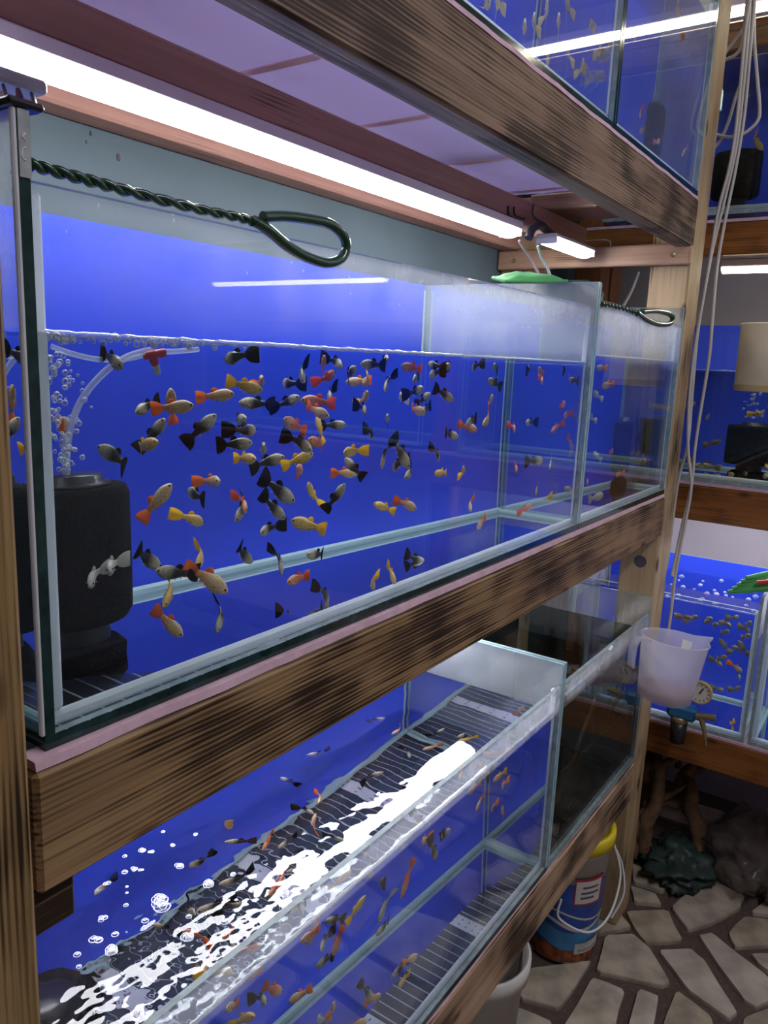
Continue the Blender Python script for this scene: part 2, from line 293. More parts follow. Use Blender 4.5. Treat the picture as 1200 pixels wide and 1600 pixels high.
# ------------------------------------------------------------------ mesh helpers
class MB:
    def __init__(s): s.v = []; s.f = []; s.m = []; s.sm = []
    def add(s, vs, fs, mi=0, smooth=False):
        o = len(s.v); s.v += [tuple(x) for x in vs]
        for f in fs: s.f.append(tuple(i+o for i in f)); s.m.append(mi); s.sm.append(smooth)
        return s
    def box(s, a, b, mi=0, ch=0.0):
        x0, y0, z0 = a; x1, y1, z1 = b
        if ch <= 0:
            vs = [(x0,y0,z0),(x1,y0,z0),(x1,y1,z0),(x0,y1,z0),(x0,y0,z1),(x1,y0,z1),(x1,y1,z1),(x0,y1,z1)]
            return s.add(vs, [(0,3,2,1),(4,5,6,7),(0,1,5,4),(1,2,6,5),(2,3,7,6),(3,0,4,7)], mi)
        cx, cy, cz = (x0+x1)/2, (y0+y1)/2, (z0+z1)/2
        hx, hy, hz = (x1-x0)/2, (y1-y0)/2, (z1-z0)/2
        c = min(ch, hx*.9, hy*.9, hz*.9)
        vs = []; idx = {}
        for sx in (-1, 1):
            for sy in (-1, 1):
                for sz in (-1, 1):
                    for k, p in enumerate(((hx, hy-c, hz-c), (hx-c, hy, hz-c), (hx-c, hy-c, hz))):
                        idx[(sx, sy, sz, k)] = len(vs); vs.append((cx+sx*p[0], cy+sy*p[1], cz+sz*p[2]))
        I = lambda sx, sy, sz, k: idx[(sx, sy, sz, k)]
        fs = []
        def q(l, nrm):
            a_, b_, c_ = (Vector(vs[i]) for i in l[:3])
            if (b_-a_).cross(c_-b_).dot(Vector(nrm)) < 0: l = l[::-1]
            fs.append(tuple(l))
        for t in (-1, 1):
            q([I(t,-1,-1,0), I(t,1,-1,0), I(t,1,1,0), I(t,-1,1,0)], (t,0,0))
            q([I(-1,t,-1,1), I(1,t,-1,1), I(1,t,1,1), I(-1,t,1,1)], (0,t,0))
            q([I(-1,-1,t,2), I(1,-1,t,2), I(1,1,t,2), I(-1,1,t,2)], (0,0,t))
        for t in (-1, 1):
            for u in (-1, 1):
                q([I(t,u,-1,0), I(t,u,1,0), I(t,u,1,1), I(t,u,-1,1)], (t,u,0))
                q([I(t,-1,u,0), I(t,1,u,0), I(t,1,u,2), I(t,-1,u,2)], (t,0,u))
                q([I(-1,t,u,1), I(1,t,u,1), I(1,t,u,2), I(-1,t,u,2)], (0,t,u))
                for w in (-1, 1): q([I(t,u,w,0), I(t,u,w,1), I(t,u,w,2)], (t,u,w))
        return s.add(vs, fs, mi)
    def tube(s, pts, r, n=8, mi=0, cap=True, closed=False):
        P = [Vector(p) for p in pts]; m = len(P)
        R = r if isinstance(r, (list, tuple)) else [r]*m
        ref = None; vs = []; fs = []
        for i in range(m):
            if closed: t = P[(i+1) % m]-P[i-1]
            else: t = P[min(i+1, m-1)]-P[max(i-1, 0)]
            t.normalize()
            if ref is None: ref = t.orthogonal().normalized()
            ref = (ref - t*ref.dot(t)).normalized(); b = t.cross(ref)
            for k in range(n):
                a = 2*math.pi*k/n; vs.append(P[i]+(ref*math.cos(a)+b*math.sin(a))*R[i])
        rng = m if closed else m-1
        for i in range(rng):
            j = (i+1) % m
            for k in range(n): fs.append((i*n+k, i*n+(k+1) % n, j*n+(k+1) % n, j*n+k))
        s.add(vs, fs, mi, True)
        if cap and not closed:
            s.add(vs[:n], [tuple(range(n))[::-1]], mi); s.add(vs[-n:], [tuple(range(n))], mi)
        return s
    def lathe(s, prof, n=24, c=(0, 0, 0), mi=0, smooth=True, close=False):
        vs = []; fs = []
        for (r, z) in prof:
            for k in range(n):
                a = 2*math.pi*k/n; vs.append((c[0]+r*math.cos(a), c[1]+r*math.sin(a), c[2]+z))
        for i in range(len(prof)-1):
            for k in range(n): fs.append((i*n+k, i*n+(k+1) % n, (i+1)*n+(k+1) % n, (i+1)*n+k))
        return s.add(vs, fs, mi, smooth)
    def prism(s, poly, z0, z1, mi=0):
        n = len(poly); vs = [(p[0], p[1], z0) for p in poly]+[(p[0], p[1], z1) for p in poly]
        fs = [tuple(range(n))[::-1], tuple(range(n, 2*n))]+[(i, (i+1) % n, n+(i+1) % n, n+i) for i in range(n)]
        return s.add(vs, fs, mi)
    def ball(s, c, r, seg=8, ring=6, mi=0, sc=(1, 1, 1)):
        vs = []; fs = []
        for i in range(ring+1):
            t = math.pi*i/ring
            for k in range(seg):
                a = 2*math.pi*k/seg
                vs.append((c[0]+r*sc[0]*math.sin(t)*math.cos(a), c[1]+r*sc[1]*math.sin(t)*math.sin(a), c[2]+r*sc[2]*math.cos(t)))
        for i in range(ring):
            for k in range(seg): fs.append((i*seg+k, (i+1)*seg+k, (i+1)*seg+(k+1) % seg, i*seg+(k+1) % seg))
        return s.add(vs, fs, mi, True)
    def xf(s, fn): s.v = [tuple(fn(Vector(p))) for p in s.v]; return s
    def mesh(s, name, mats):
        me = bpy.data.meshes.new(name); me.from_pydata(s.v, [], s.f)
        for mt in (mats if isinstance(mats, (list, tuple)) else [mats]): me.materials.append(M[mt] if isinstance(mt, str) else mt)
        me.polygons.foreach_set('material_index', s.m); me.polygons.foreach_set('use_smooth', s.sm)
        me.update(); return me
    def build(s, name, mats, parent=None, org=None):
        """one mesh object; a top-level one gets its origin at its base"""
        off = Vector((0, 0, 0))
        if parent is None:
            if org is None:
                xs = [p[0] for p in s.v]; ys = [p[1] for p in s.v]; zs = [p[2] for p in s.v]
                org = ((min(xs)+max(xs))/2, (min(ys)+max(ys))/2, min(zs))
            off = Vector(org); s.xf(lambda p: p-off)
        o = bpy.data.objects.new(name, s.mesh(name, mats)); COL.objects.link(o)
        if parent is not None: o.parent = parent
        else: o.location = off
        return o
def tag(o, label, cat, group=None, kind=None):
    o['label'] = label
    if cat: o['category'] = cat
    if group: o['group'] = group
    if kind: o['kind'] = kind
    return o
def struct(o, label=None):
    o['kind'] = 'structure'
    if label: o['label'] = label
    return o
def thing(name, label, cat, loc=(0, 0, 0), rot=(0, 0, 0), group=None):
    o = bpy.data.objects.new(name, None); COL.objects.link(o); o.empty_display_size = 0.05
    o.location = loc; o.rotation_euler = rot
    return tag(o, label, cat, group)
def spline(pts, n=8):
    P = [Vector(p) for p in pts]; out = []
    for i in range(len(P)-1):
        a = P[max(i-1, 0)]; b = P[i]; c = P[i+1]; d = P[min(i+2, len(P)-1)]
        for k in range(n):
            t = k/n
            out.append(0.5*((2*b)+(c-a)*t+(2*a-5*b+4*c-d)*t*t+(3*b-a-3*c+d)*t*t*t))
    out.append(P[-1]); return out
#==STRUCTURE==
# ------------------------------------------------------------------ the room
struct(MB().box((-1.7, -2.8, -0.05), (3.0, 0.6, -0.012)).build('floor', 'mortar'), 'crazy paving floor of pale stones in dark mortar')
FLOOR = bpy.data.objects['floor']
struct(MB().box((-1.7, 0.49, -0.012), (3.0, 0.6, 2.75)).build('wall_back', 'wall_teal'), 'teal grey painted wall behind the rack')
struct(MB().box((2.85, -2.8, -0.012), (3.0, 0.49, 2.75)).build('wall_right', 'wall_grey'), 'grey wall behind the side rack')
struct(MB().box((-1.8, -2.8, -0.012), (-1.7, 0.6, 2.75)).build('wall_left', 'wall_dim'))
struct(MB().box((-1.7, -2.9, -0.012), (3.0, -2.8, 2.75)).build('wall_front', 'wall_dim'))
struct(MB().box((-1.8, -2.9, 2.75), (3.1, 0.7, 2.85)).build('ceiling', 'ceil'))

# stones traced on the floor (crop 700,1150 at 2.4x)
def fl(p): q = hit(700+p[0]/2.4, 1150+p[1]/2.4, 'z', 0.0); return (q.x, q.y)
STONES = [
 [(590,745),(690,740),(760,800),(830,925),(800,935),(560,880)],
 [(785,800),(910,795),(960,840),(1085,1035),(1050,1060),(900,945)],
 [(670,655),(820,650),(885,765),(740,775),(700,720)],
 [(835,640),(930,560),(1000,540),(1115,600),(1100,640),(990,700),(905,725)],
 [(935,745),(985,735),(1195,900),(1215,985),(1165,1015),(1110,985)],
 [(1050,740),(1110,675),(1240,690),(1250,780),(1080,790)],
 [(545,900),(665,950),(630,1100),(590,1160),(420,1110)],
 [(720,945),(795,975),(760,1150),(660,1130)],
 [(850,950),(990,1050),(1020,1150),(870,1220),(790,1140)],
 [(300,870),(540,840),(530,860),(420,1020),(265,980)],
 [(265,1015),(395,1070),(370,1140),(215,1150),(220,1020)],
 [(540,640),(630,640),(685,715),(560,740)],
 [(690,560),(780,590),(805,630),(700,620)],
 [(975,460),(1060,470),(1160,540),(1150,590),(1080,570),(985,500)],
 [(690,475),(740,500),(830,560),(805,580),(700,545)],
 [(1135,815),(1300,810),(1330,890),(1220,890),(1160,850)],
 [(1135,660),(1220,590),(1330,640),(1300,680)],
 [(1110,1055),(1230,1010),(1320,1060),(1250,1180),(1090,1120)],
 [(1190,500),(1330,540),(1340,610),(1180,590),(1170,540)],
 [(540,480),(640,470),(670,620),(560,620)],
]
def shrink(poly, k=0.0): return poly
def add_stone(poly, i):
    n = len(poly); cx = sum(p[0] for p in poly)/n; cy = sum(p[1] for p in poly)/n
    area = sum(poly[i][0]*poly[(i+1) % n][1]-poly[(i+1) % n][0]*poly[i][1] for i in range(n))
    if area < 0: poly = poly[::-1]
    # soften the outline: corner-cut once, wobble a little
    out = []
    for k in range(n):
        a = poly[k]; b = poly[(k+1) % n]
        for t in (0.07, 0.5, 0.93):
            x = a[0]+(b[0]-a[0])*t; y = a[1]+(b[1]-a[1])*t
            w = noise.noise((x*23, y*23, 0.3))*0.006
            out.append((x+w, y-w))
    mb = MB(); m = len(out)
    top = [(x*0.985+cx*0.015, y*0.985+cy*0.015, 0.0) for x, y in out]; low = [(x, y, -0.004) for x, y in out]; bot = [(x, y, -0.014) for x, y in out]
    vs = top+low+bot
    fs = [tuple(range(m))]+[(m+k, m+(k+1) % m, (k+1) % m, k) for k in range(m)]+[(2*m+k, 2*m+(k+1) % m, m+(k+1) % m, m+k) for k in range(m)]
    mb.add([(x-cx, y-cy, z) for x, y, z in vs], fs)
    o = bpy.data.objects.new('stone', mb.mesh('stone', ['stone', 'stone_b', 'stone_c'][i % 3])); COL.objects.link(o)
    o.parent = FLOOR; o.matrix_parent_inverse = Matrix.Translation(-FLOOR.location); o.location = (cx, cy, 0)
tr = [[fl(p) for p in s] for s in STONES]
for i, s in enumerate(tr): add_stone(s, i)
# more of the same paving beyond the part in view
random.seed(5)
G = 0.21; pts = {}
for i in range(-3, 16):
    for j in range(-14, 4):
        pts[(i, j)] = (i*G+random.uniform(-.06, .06), j*G-0.1+random.uniform(-.06, .06))
trc = [(sum(p[0] for p in s)/len(s), sum(p[1] for p in s)/len(s)) for s in tr]
def near(x, y, d): return any(math.hypot(x-p[0], y-p[1]) < d for s in tr for p in s) or any(math.hypot(x-c[0], y-c[1]) < d for c in trc)
k = 0
for (i, j), p in sorted(pts.items()):
    if (i+1, j+1) not in pts: continue
    q = [pts[(i, j)], pts[(i+1, j)], pts[(i+1, j+1)], pts[(i, j+1)]]
    cx = sum(a[0] for a in q)/4; cy = sum(a[1] for a in q)/4
    if cx < 0.5 or cx > 2.75 or cy > 0.4 or cy < -1.6: continue
    if near(cx, cy, 0.16): continue
    add_stone([(cx+(a[0]-cx)*0.86, cy+(a[1]-cy)*0.86) for a in q], k); k += 1

# ------------------------------------------------------------------ main rack timber
XL, XR = 0.280, 1.937
def beam(name, y0, y1, z0, z1, mat, label, cat='beam', x0=XL, x1=XR, shear=0.008, ch=0.004):
    mb = MB(); n = 24
    mb.box((x0, y0, z0), (x1, y1, z1), ch=ch)
    mb.xf(lambda p: Vector((p.x, p.y+shear*(p.x-x0)/(x1-x0), p.z)))
    return tag(mb.build(name, mat), label, cat)
def post(x0, x1, y0, y1, z0, z1, mat, label, ch=0.004):
    return tag(MB().box((x0, y0, z0), (x1, y1, z1), ch=ch).build('post', mat), label, 'post')
post(0.15, 0.256, -0.05, 0.045, 0, 2.70, 'pine_post', 'brown scorched wooden post at the near left end of rack')
post(1.940, 2.050, 0.000, 0.092, 0, 2.70, 'pine_postr', 'pale wooden post at the far front corner of rack')
post(1.940, 2.045, 0.395, 0.488, 0, 2.70, 'pine_postr', 'wooden post at the far rear corner of rack against wall')
post(0.16, 0.255, 0.395, 0.488, 0, 2.70, 'pine_post', 'wooden post at the near rear corner of rack')
beam('front_beam', -0.012, 0.027, 1.791, 1.895, 'pine_top', 'scorched pine beam carrying the upper tanks, seen from below')
beam('front_beam', -0.012, 0.040, 1.106, 1.206, 'pine_mid', 'scorched pine beam under the big guppy tank')
beam('front_beam', -0.006, 0.040, 0.385, 0.497, 'pine_low', 'pale scorched pine beam under the lowest tanks', shear=0.004)
for k, nm in ((0, 'top shelf, above the white tube'), (-1, 'middle shelf'), (-2, 'bottom shelf')):
    dz = 0.706*k
    beam('inner_beam', 0.255, 0.305, 1.803+dz, 1.851+dz, 'pine_inner', 'reddish brown inner beam under the '+nm, shear=0)
    beam('rear_beam', 0.435, 0.486, 1.803+dz, 1.885+dz, 'pine_inner', 'wooden rear beam against wall under the '+nm.split(',')[0], shear=0)
def plank(x0, x1, y0, y1, z0, z1, label, mat='pine_plank'):
    return tag(MB().box((x0, y0, z0), (x1, y1, z1), ch=0.003).build('plank', mat), label, 'plank')
pk = plank(1.915, 1.939, -0.003, 0.486, 1.753, 1.800, 'pale cross plank with screws under the upper beam at post')
for y in (0.035, 0.44):
    MB().lathe([(0.0001, 0), (0.0055, 0), (0.006, 0.003)], 10).xf(lambda p: Vector((-0.0122-p.z*0.2, p.x+y-0.2415, p.y+0.022))).build('screw_head', 'brass', pk)
plank(1.690, 1.712, 0.029, 0.300, 1.853, 1.884, 'short cross plank at the end of lilac shelf sheet')
tag(MB().box((1.713, 0.029, 1.868), (1.936, 0.434, 1.884)).build('shelf_board', 'pine_inner'), 'brown board under the upper shelf beside far post', 'board')
tag(MB().box((0.262, 0.002, 1.062), (0.318, 0.05, 1.1055), ch=0.003).build('wood_block', 'burnt'), 'burnt dark wooden block below the left end of middle beam', 'wood block')
# knot on the far post's side
mk = MB().lathe([(0.0001, 0), (0.013, 0), (0.016, -0.002)], 16)
mk.xf(lambda p: Vector((-0.0555-p.z*0, p.x, p.y)))
o = mk.build('knot', 'hole', bpy.data.objects['post.001']); o.location = (0, -0.005, 1.034)

# ------------------------------------------------------------------ shelf sheets (ribbed, with battens)
def shelf_sheet(zt, label, grid, xa=0.285, xb=1.688, pink=False, x_b=1.93):
    t = thing('shelf_sheet', label, 'shelf sheet', (xa, 0.012, zt-0.014))
    if grid:
        Lx = x_b-xa
        MB().box((0, 0.002, 0.004), (Lx, 0.40, 0.0125)).build('top_sheet', 'sheet_shade', t)  # dark space seen through the clear plastic, painted on as shade
        MB().box((0, 0.035, -0.012), (Lx, 0.42, -0.006)).build('under_sheet', 'sheet', t)
        me = None; x = 0.004; bx = [0.57-xa, 0.852-xa, 1.136-xa, 1.42-xa, 1.70-xa]
        while x < Lx:
            if not any(abs(x-b) < 0.019 for b in bx):
                if me is None: me = MB().box((-0.0008, 0.003, 0.0125), (0.0008, 0.40, 0.0134)).mesh('rib', 'rib')
                r = bpy.data.objects.new('rib', me); COL.objects.link(r); r.parent = t; r.location = (x, 0, 0)
            x += 0.0203
        for b in bx:
            o = MB().box((-0.016, 0.003, 0.0125), (0.016, 0.40, 0.0136)).build('batten', 'batten', t); o.location = (b, 0, 0)
            mh = MB()
            for q in range(11):
                for s in (-1, 1):
                    mh.box((s*0.007-0.0025, 0.02+q*0.035, 0.0136), (s*0.007+0.0025, 0.027+q*0.035, 0.0138))
            mh.build('slots', 'slot', o)['kind'] = 'stuff'
    else:
        MB().box((0, 0.016, 0.005), (xb-xa, 0.46, 0.012)).build('under_sheet', 'sheet', t)
        for b in (0.555, 0.83, 1.103, 1.386, 1.655):
            o = MB().box((-0.008, 0.018, 0.0035), (0.008, 0.42, 0.005)).build('batten', 'batten_pink', t); o.location = (b-xa, 0, 0)
    return t
shelf_sheet(1.895, 'lilac plastic sheet with pink battens, underside of upper shelf', False)
shelf_sheet(1.2125, 'ribbed shelf sheet, shade painted dark, with pale battens under the big guppy tank', True)
shelf_sheet(0.4955, 'ribbed shelf sheet, shade painted dark, with perforated pale battens under lowest tank', True)
def foam(z0, z1, y0, y1, label, x0=0.283, x1=1.934):
    mb = MB(); n = 90; vs = []; fs = []
    for i in range(n+1):
        x = x0+(x1-x0)*i/n; w = noise.noise((x*14, z0*9, 2))*0.0022+noise.noise((x*60, z0, 5))*0.0008
        sh = 0.008*(x-x0)/(x1-x0)
        vs += [(x, y0+sh+w, z0), (x, y1, z0), (x, y1, z1), (x, y0+sh+w+0.0015, z1)]
    for i in range(n):
        for k in range(4): fs.append((4*i+k, 4*i+(k+1) % 4, 4*i+4+(k+1) % 4, 4*i+4+k))
    fs += [(0, 3, 2, 1), (4*n, 4*n+1, 4*n+2, 4*n+3)]
    mb.add(vs, fs)
    bmf = mb.build('foam_strip', 'foam'); tag(bmf, label, 'foam strip'); return bmf
foam(1.8955, 1.9025, -0.010, 0.013, 'pink foam strip between upper beam and upper tanks')
foam(1.2065, 1.2135, -0.0100, 0.0125, 'pink foam strip under the front edge of big guppy tank')
foam(0.4975, 0.5015, -0.0045, 0.0125, 'thin pink foam strip on the lowest beam')

# ------------------------------------------------------------------ tanks
T = 0.008
M['edge_pale'] = plain('edge_pale', (0.36, 0.40, 0.41), 0.3, var=0.2, vscale=80)
M['bead_shaded'] = plain('bead_shaded', (0.06, 0.065, 0.06), 0.4)  # silicone beads of the unlit tank, shade put into their colour
def pane(name, a, b, mats, thin, parent):
    """slab; large faces glass (slot 0), rim faces slot 1; thin = axis across the slab"""
    mb = MB().box(a, b); k = AX[thin]
    # order of faces in box(): -z,+z,-y,+x,+y,-x
    fa = [2, 2, 1, 0, 1, 0]
    mb.m = [0 if fa[i] == k else 1 for i in range(6)]
    return mb.build(name, mats, parent)
def bead(name, a, b, mat, parent): return MB().box(a, b, ch=0.003).build(name, mat, parent)
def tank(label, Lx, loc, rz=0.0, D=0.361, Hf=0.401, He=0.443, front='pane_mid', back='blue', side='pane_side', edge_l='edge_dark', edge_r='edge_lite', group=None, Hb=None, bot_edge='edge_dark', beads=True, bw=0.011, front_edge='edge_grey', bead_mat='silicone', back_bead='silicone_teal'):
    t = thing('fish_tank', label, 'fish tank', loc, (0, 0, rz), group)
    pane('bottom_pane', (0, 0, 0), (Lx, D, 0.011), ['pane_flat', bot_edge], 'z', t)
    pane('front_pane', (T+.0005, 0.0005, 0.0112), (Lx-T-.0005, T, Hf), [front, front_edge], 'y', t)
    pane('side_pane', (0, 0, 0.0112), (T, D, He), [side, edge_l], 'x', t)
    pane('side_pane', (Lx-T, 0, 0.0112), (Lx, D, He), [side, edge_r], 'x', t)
    pane('back_pane', (T+.0005, D-T, 0.0112), (Lx-T-.0005, D, Hb or He), [back, 'edge_grey'], 'y', t)
    if beads:
        y0 = T+0.0012
        bead('silicone_bead', (T, y0, 0.0115), (Lx-T, y0+bw, 0.0115+bw), bead_mat, t)
        bead('silicone_bead', (T, D-T-bw*.9, 0.0115), (Lx-T, D-T-.0005, 0.0115+bw*.9), back_bead, t)
        for xx in (T+.0005, Lx-T-bw*.8-.0005):
            bead('silicone_bead', (xx, y0, 0.012+bw), (xx+bw*(1.25 if xx < .1 else .8), y0+bw*.6, Hf-.004), bead_mat, t)
            bead('silicone_bead', (xx, D-T-bw*.4, 0.012+bw*.9), (xx+bw*.4, D-T-.0005, He-.01), back_bead, t)
            bead('silicone_bead', (xx, y0+bw, 0.0115), (xx+bw*.8, D-T-bw*.9, 0.0115+bw*.7), back_bead, t)
    return t
def water(label, Lx, loc, h, rz=0.0, D=0.361, top='wtop_clear', left=False, right=False, mirror=False, dry=None, blobs=(), wave=0.0, meniscus=True, dense=False, front='wfront'):
    """water body: refracting front (and side) faces, its surface, and the dry parts of its floor that mirror"""
    mb = MB(); y0 = T+0.0006; x0 = T+0.0006; x1 = Lx-T-0.0006; y1 = D-T-0.0006; z0 = 0.0114
    mb.add([(x0, y0, z0), (x1, y0, z0), (x1, y0, h), (x0, y0, h)], [(0, 1, 2, 3)], 0)
    if left: mb.add([(x0, y0, z0), (x0, y1, z0), (x0, y1, h), (x0, y0, h)], [(3, 2, 1, 0)], 0)
    if right: mb.add([(x1, y0, z0), (x1, y1, z0), (x1, y1, h), (x1, y0, h)], [(0, 1, 2, 3)], 0)
    if mirror: mb.add([(x1, y0, z0), (x1, y1, z0), (x1, y1, h), (x1, y0, h)], [(0, 1, 2, 3)], 2)
    if wave > 0:
        nx, ny = (430, 140) if dense else (90, 40); vs = []; fs = []
        for i in range(nx+1):
            for j in range(ny+1):
                x = x0+(x1-x0)*i/nx; y = y0+(y1-y0)*j/ny
                fall = 0.30+0.70*max(0, min(1, 1.15-(x-x0)/(0.62)))
                ch = math.exp(-((x-0.20)/0.16)**2)
                w = noise.noise((x*14, y*26, 1))*0.75+noise.noise((x*38, y*52, 4))*0.45*fall+noise.noise((x*95, y*115, 7))*(0.10*fall+0.20*ch)+noise.noise((x*180, y*200, 9))*0.09*ch
                edge = math.exp(-(y-y0)/0.004)*0.0016+math.exp(-(y1-y)/0.004)*0.0012
                rg = 0
                for (cx, cy, aa) in ((0.15, 0.17, 1.0), (0.06, 0.26, .7), (0.28, 0.10, .8), (0.22, .28, .5)):
                    d = math.hypot(x-cx, y-cy); rg += aa*math.sin(d*260)*math.exp(-d*14)*0.00022
                vs.append((x, y, h+wave*w*fall+edge+rg))
        for i in range(nx):
            for j in range(ny):
                a = i*(ny+1)+j; fs.append((a, a+ny+1, a+ny+2, a+1))
        mb.add(vs, fs, 1, True)
    else:
        mb.add([(x0, y0, h), (x1, y0, h), (x1, y1, h), (x0, y1, h)], [(0, 1, 2, 3)], 1)
    zf = 0.0116
    if dry is None: dry = [(x0, y0), (x1, y0), (x1, y1), (x0, y1)]
    if dry: mb.add([(p[0], p[1], zf) for p in dry], [tuple(range(len(dry)))[::-1]], 2)
    for b in blobs: mb.add([(p[0], p[1], zf) for p in b], [tuple(range(len(b)))[::-1]], 2)
    mb_obj = bpy.data.objects.new('tank_water', mb.mesh('tank_water', [front, top, 'wfloor'])); COL.objects.link(mb_obj)
    mb_obj.location = loc; mb_obj.rotation_euler = (0, 0, rz)
    tag(mb_obj, label, 'water', kind='stuff')
    if meniscus:
        ms = MB(); P = []; R = []; n = int((x1-x0)/0.006)
        for i in range(n+1):
            x = x0+(x1-x0)*i/n
            P.append((x, y0+0.0025, h+0.0003+noise.noise((x*90, 3, h))*0.0009)); R.append(0.0021+noise.noise((x*130, 8, h))*0.0008)
        ms.tube(P, R, 6)
        o = ms.build('meniscus', 'meniscus', mb_obj)
    return mb_obj
X1, L1, X2, L2 = 0.297, 1.066, 1.3655, 0.5705
ZM, ZL, ZT = 1.214, 0.502, 1.903
# ---- middle shelf
gt = tank('large glass tank full of guppies on the middle shelf', L1, (X1, 0, ZM))
MB().box((-0.003, -0.0006, 0.012), (0.0004, 0.004, 0.443), ch=0.001).build('corner_seal', 'silicone', gt)
MB().box((0.0006, -0.0012, 0.4015), (0.0086, 0.002, 0.4425)).build('edge_cap', 'edge_pale', gt)
dry = [(0.0085, 0.14), (0.045, 0.125), (0.085, 0.105), (0.13, 0.050), (0.17, 0.020), (0.20, 0.0089), (1.057, 0.0089), (1.057, 0.352), (0.0085, 0.352)]
water('clear water in the large guppy tank, middle shelf', L1, (X1, 0, ZM), 0.304, dry=dry, left=True, mirror=True)
tank('small glass tank with orange fish right of the guppy tank', L2, (X2, 0, ZM), edge_l='edge_lite', edge_r='edge_lite')
water('water in the small middle tank', L2, (X2, 0, ZM), 0.318, right=True)
# ---- lower shelf
HL = 0.351
tank('open glass tank on the lowest shelf, seen from above', L1, (X1, 0, ZL), Hf=0.403, He=0.448, front='pane_low', bw=0.014)
def blob(cx, cy, rx, ry, n=14, s=0):
    return [(cx+rx*math.cos(2*math.pi*k/n)*(1+.35*noise.noise((k*.9, s, 1))), cy+ry*math.sin(2*math.pi*k/n)*(1+.35*noise.noise((k*.9, s, 4)))) for k in range(n)]
b0 = [watz(u, v, 'y', 0.0086, ZL+0.0116) for u, v in [(440, 1705), (500, 1650), (560, 1600), (590, 1566), (616, 1537), (650, 1500), (700, 1445), (745, 1400), (787, 1372), (815, 1352), (840, 1342), (850, 1352)]]
edge_ = [(p.x-X1, min(0.3, p.y)) for p in b0]
edge_ = [(0.0087, 0.17), (0.20, 0.165)]+[e for e in edge_ if e[0] > 0.25 and e[0] < 1.05]
dryL = edge_+[(1.0572, edge_[-1][1]-.02), (1.0572, 0.352), (0.0087, 0.352)]
def fb(u, v): p = watz(u, v, 'y', 0.0086, ZL+0.0116); return (p.x-X1, p.y)
bl1 = [fb(560+x/4, 1360+y/4) for x, y in [(570, 630), (600, 590), (640, 565), (670, 530), (680, 492), (700, 500), (705, 530), (690, 560), (640, 600), (620, 630), (595, 640)]]
bl2 = [fb(560+x/4, 1360+y/4) for x, y in [(405, 675), (420, 655), (440, 648), (440, 665), (420, 685)]]
bl3 = [fb(560+x/4, 1360+y/4) for x, y in [(215, 960), (235, 890), (265, 865), (320, 855), (325, 890), (290, 930), (265, 965)]]
bl4 = [fb(560+x/4, 1360+y/4) for x, y in [(765, 250), (795, 235), (830, 240), (830, 270), (800, 300), (770, 300)]]
water('rippled water in the lowest open tank', L1, (X1, 0, ZL), HL, dry=dryL, blobs=[bl1, bl2, bl3, bl4], top='wtop_refr', wave=0.0021, dense=True, left=True, mirror=True)
tank('dim tank of murky water beside the lowest guppy tank', L2, (X2, 0, ZL), Hf=0.403, He=0.448, front='pane_low', back='murk', edge_l='edge_lite', edge_r='edge_grey', bot_edge='edge_grey', bead_mat='bead_shaded', back_bead='bead_shaded')
water('murky green water in the dim lower tank', L2, (X2, 0, ZL), 0.365, right=True, wave=0.0004, front='wfront_murk')
# ---- upper shelf
tank('upper tank holding slender angelfish', L1, (X1, 0, ZT), front='pane_top', edge_r='edge_dark')
water('water in the upper angelfish tank', L1, (X1, 0, ZT), 0.36, left=True, meniscus=False, mirror=True)
tank('upper corner tank with a black sponge filter', L2, (X2, 0, ZT), front='pane_top', edge_l='edge_dark', edge_r='edge_lite')
water('water in the upper corner tank', L2, (X2, 0, ZT), 0.36, right=True, meniscus=False)

# ------------------------------------------------------------------ shelf lights
def fixture(x0, x1, y0, y1, z, label, mat='tube', house='housing', along='x', cat='tube light', zt=0.022):
    t = thing('tube_light', label, cat, (x0, y0, z) if along == 'x' else (y0, x0, z), (0, 0, 0 if along == 'x' else math.pi/2))
    Lx, w = abs(x1-x0), y1-y0
    if along == 'y': w = -w
    hb = MB().box((0, min(0, w), 0.012), (Lx, max(0, w), zt), ch=0.002); hb.build('housing', house, t)
    n = 8; vs = []; fs = []
    for i, x in enumerate((0.006, Lx-0.006)):
        for k in range(n+1):
            a = math.pi*k/n; vs.append((x, w*(0.5-0.48*math.cos(a)), 0.0118-0.016*math.sin(a)))
    for k in range(n): fs.append((k, k+1, n+2+k, n+1+k))
    fs += [tuple(range(n+1))[::-1], tuple(range(n+1, 2*n+2))]
    MB().add(vs, fs).build('diffuser', mat, t)
    for x in (0, Lx-0.006): MB().box((x, min(0, w)+.001, -0.001), (x+0.006, max(0, w)-.001, 0.0119), ch=0.001).build('end_cap', house, t)
    return t
fixture(0.34, 1.555, 0.246, 0.300, 1.774, 'long glowing white tube light above the big guppy tank', zt=0.0285)
fixture(1.632, 1.868, 0.203, 0.252, 1.770, 'short glowing white tube light above the small middle tank', house='housing_grey', zt=0.02)
fixture(0.36, 1.50, 0.238, 0.300, 1.069, 'white tube light under the middle shelf above lowest tank', zt=0.0285)
fixture(0.34, 1.90, 0.246, 0.300, 2.470, 'white tube light above the upper tanks', zt=0.0285)
fixture(0.2, 1.7, -1.30, -1.18, 2.715, 'added white ceiling fill light over the aisle', mat='tube_fill', zt=0.034)  # unseen lamp added to lift the room light
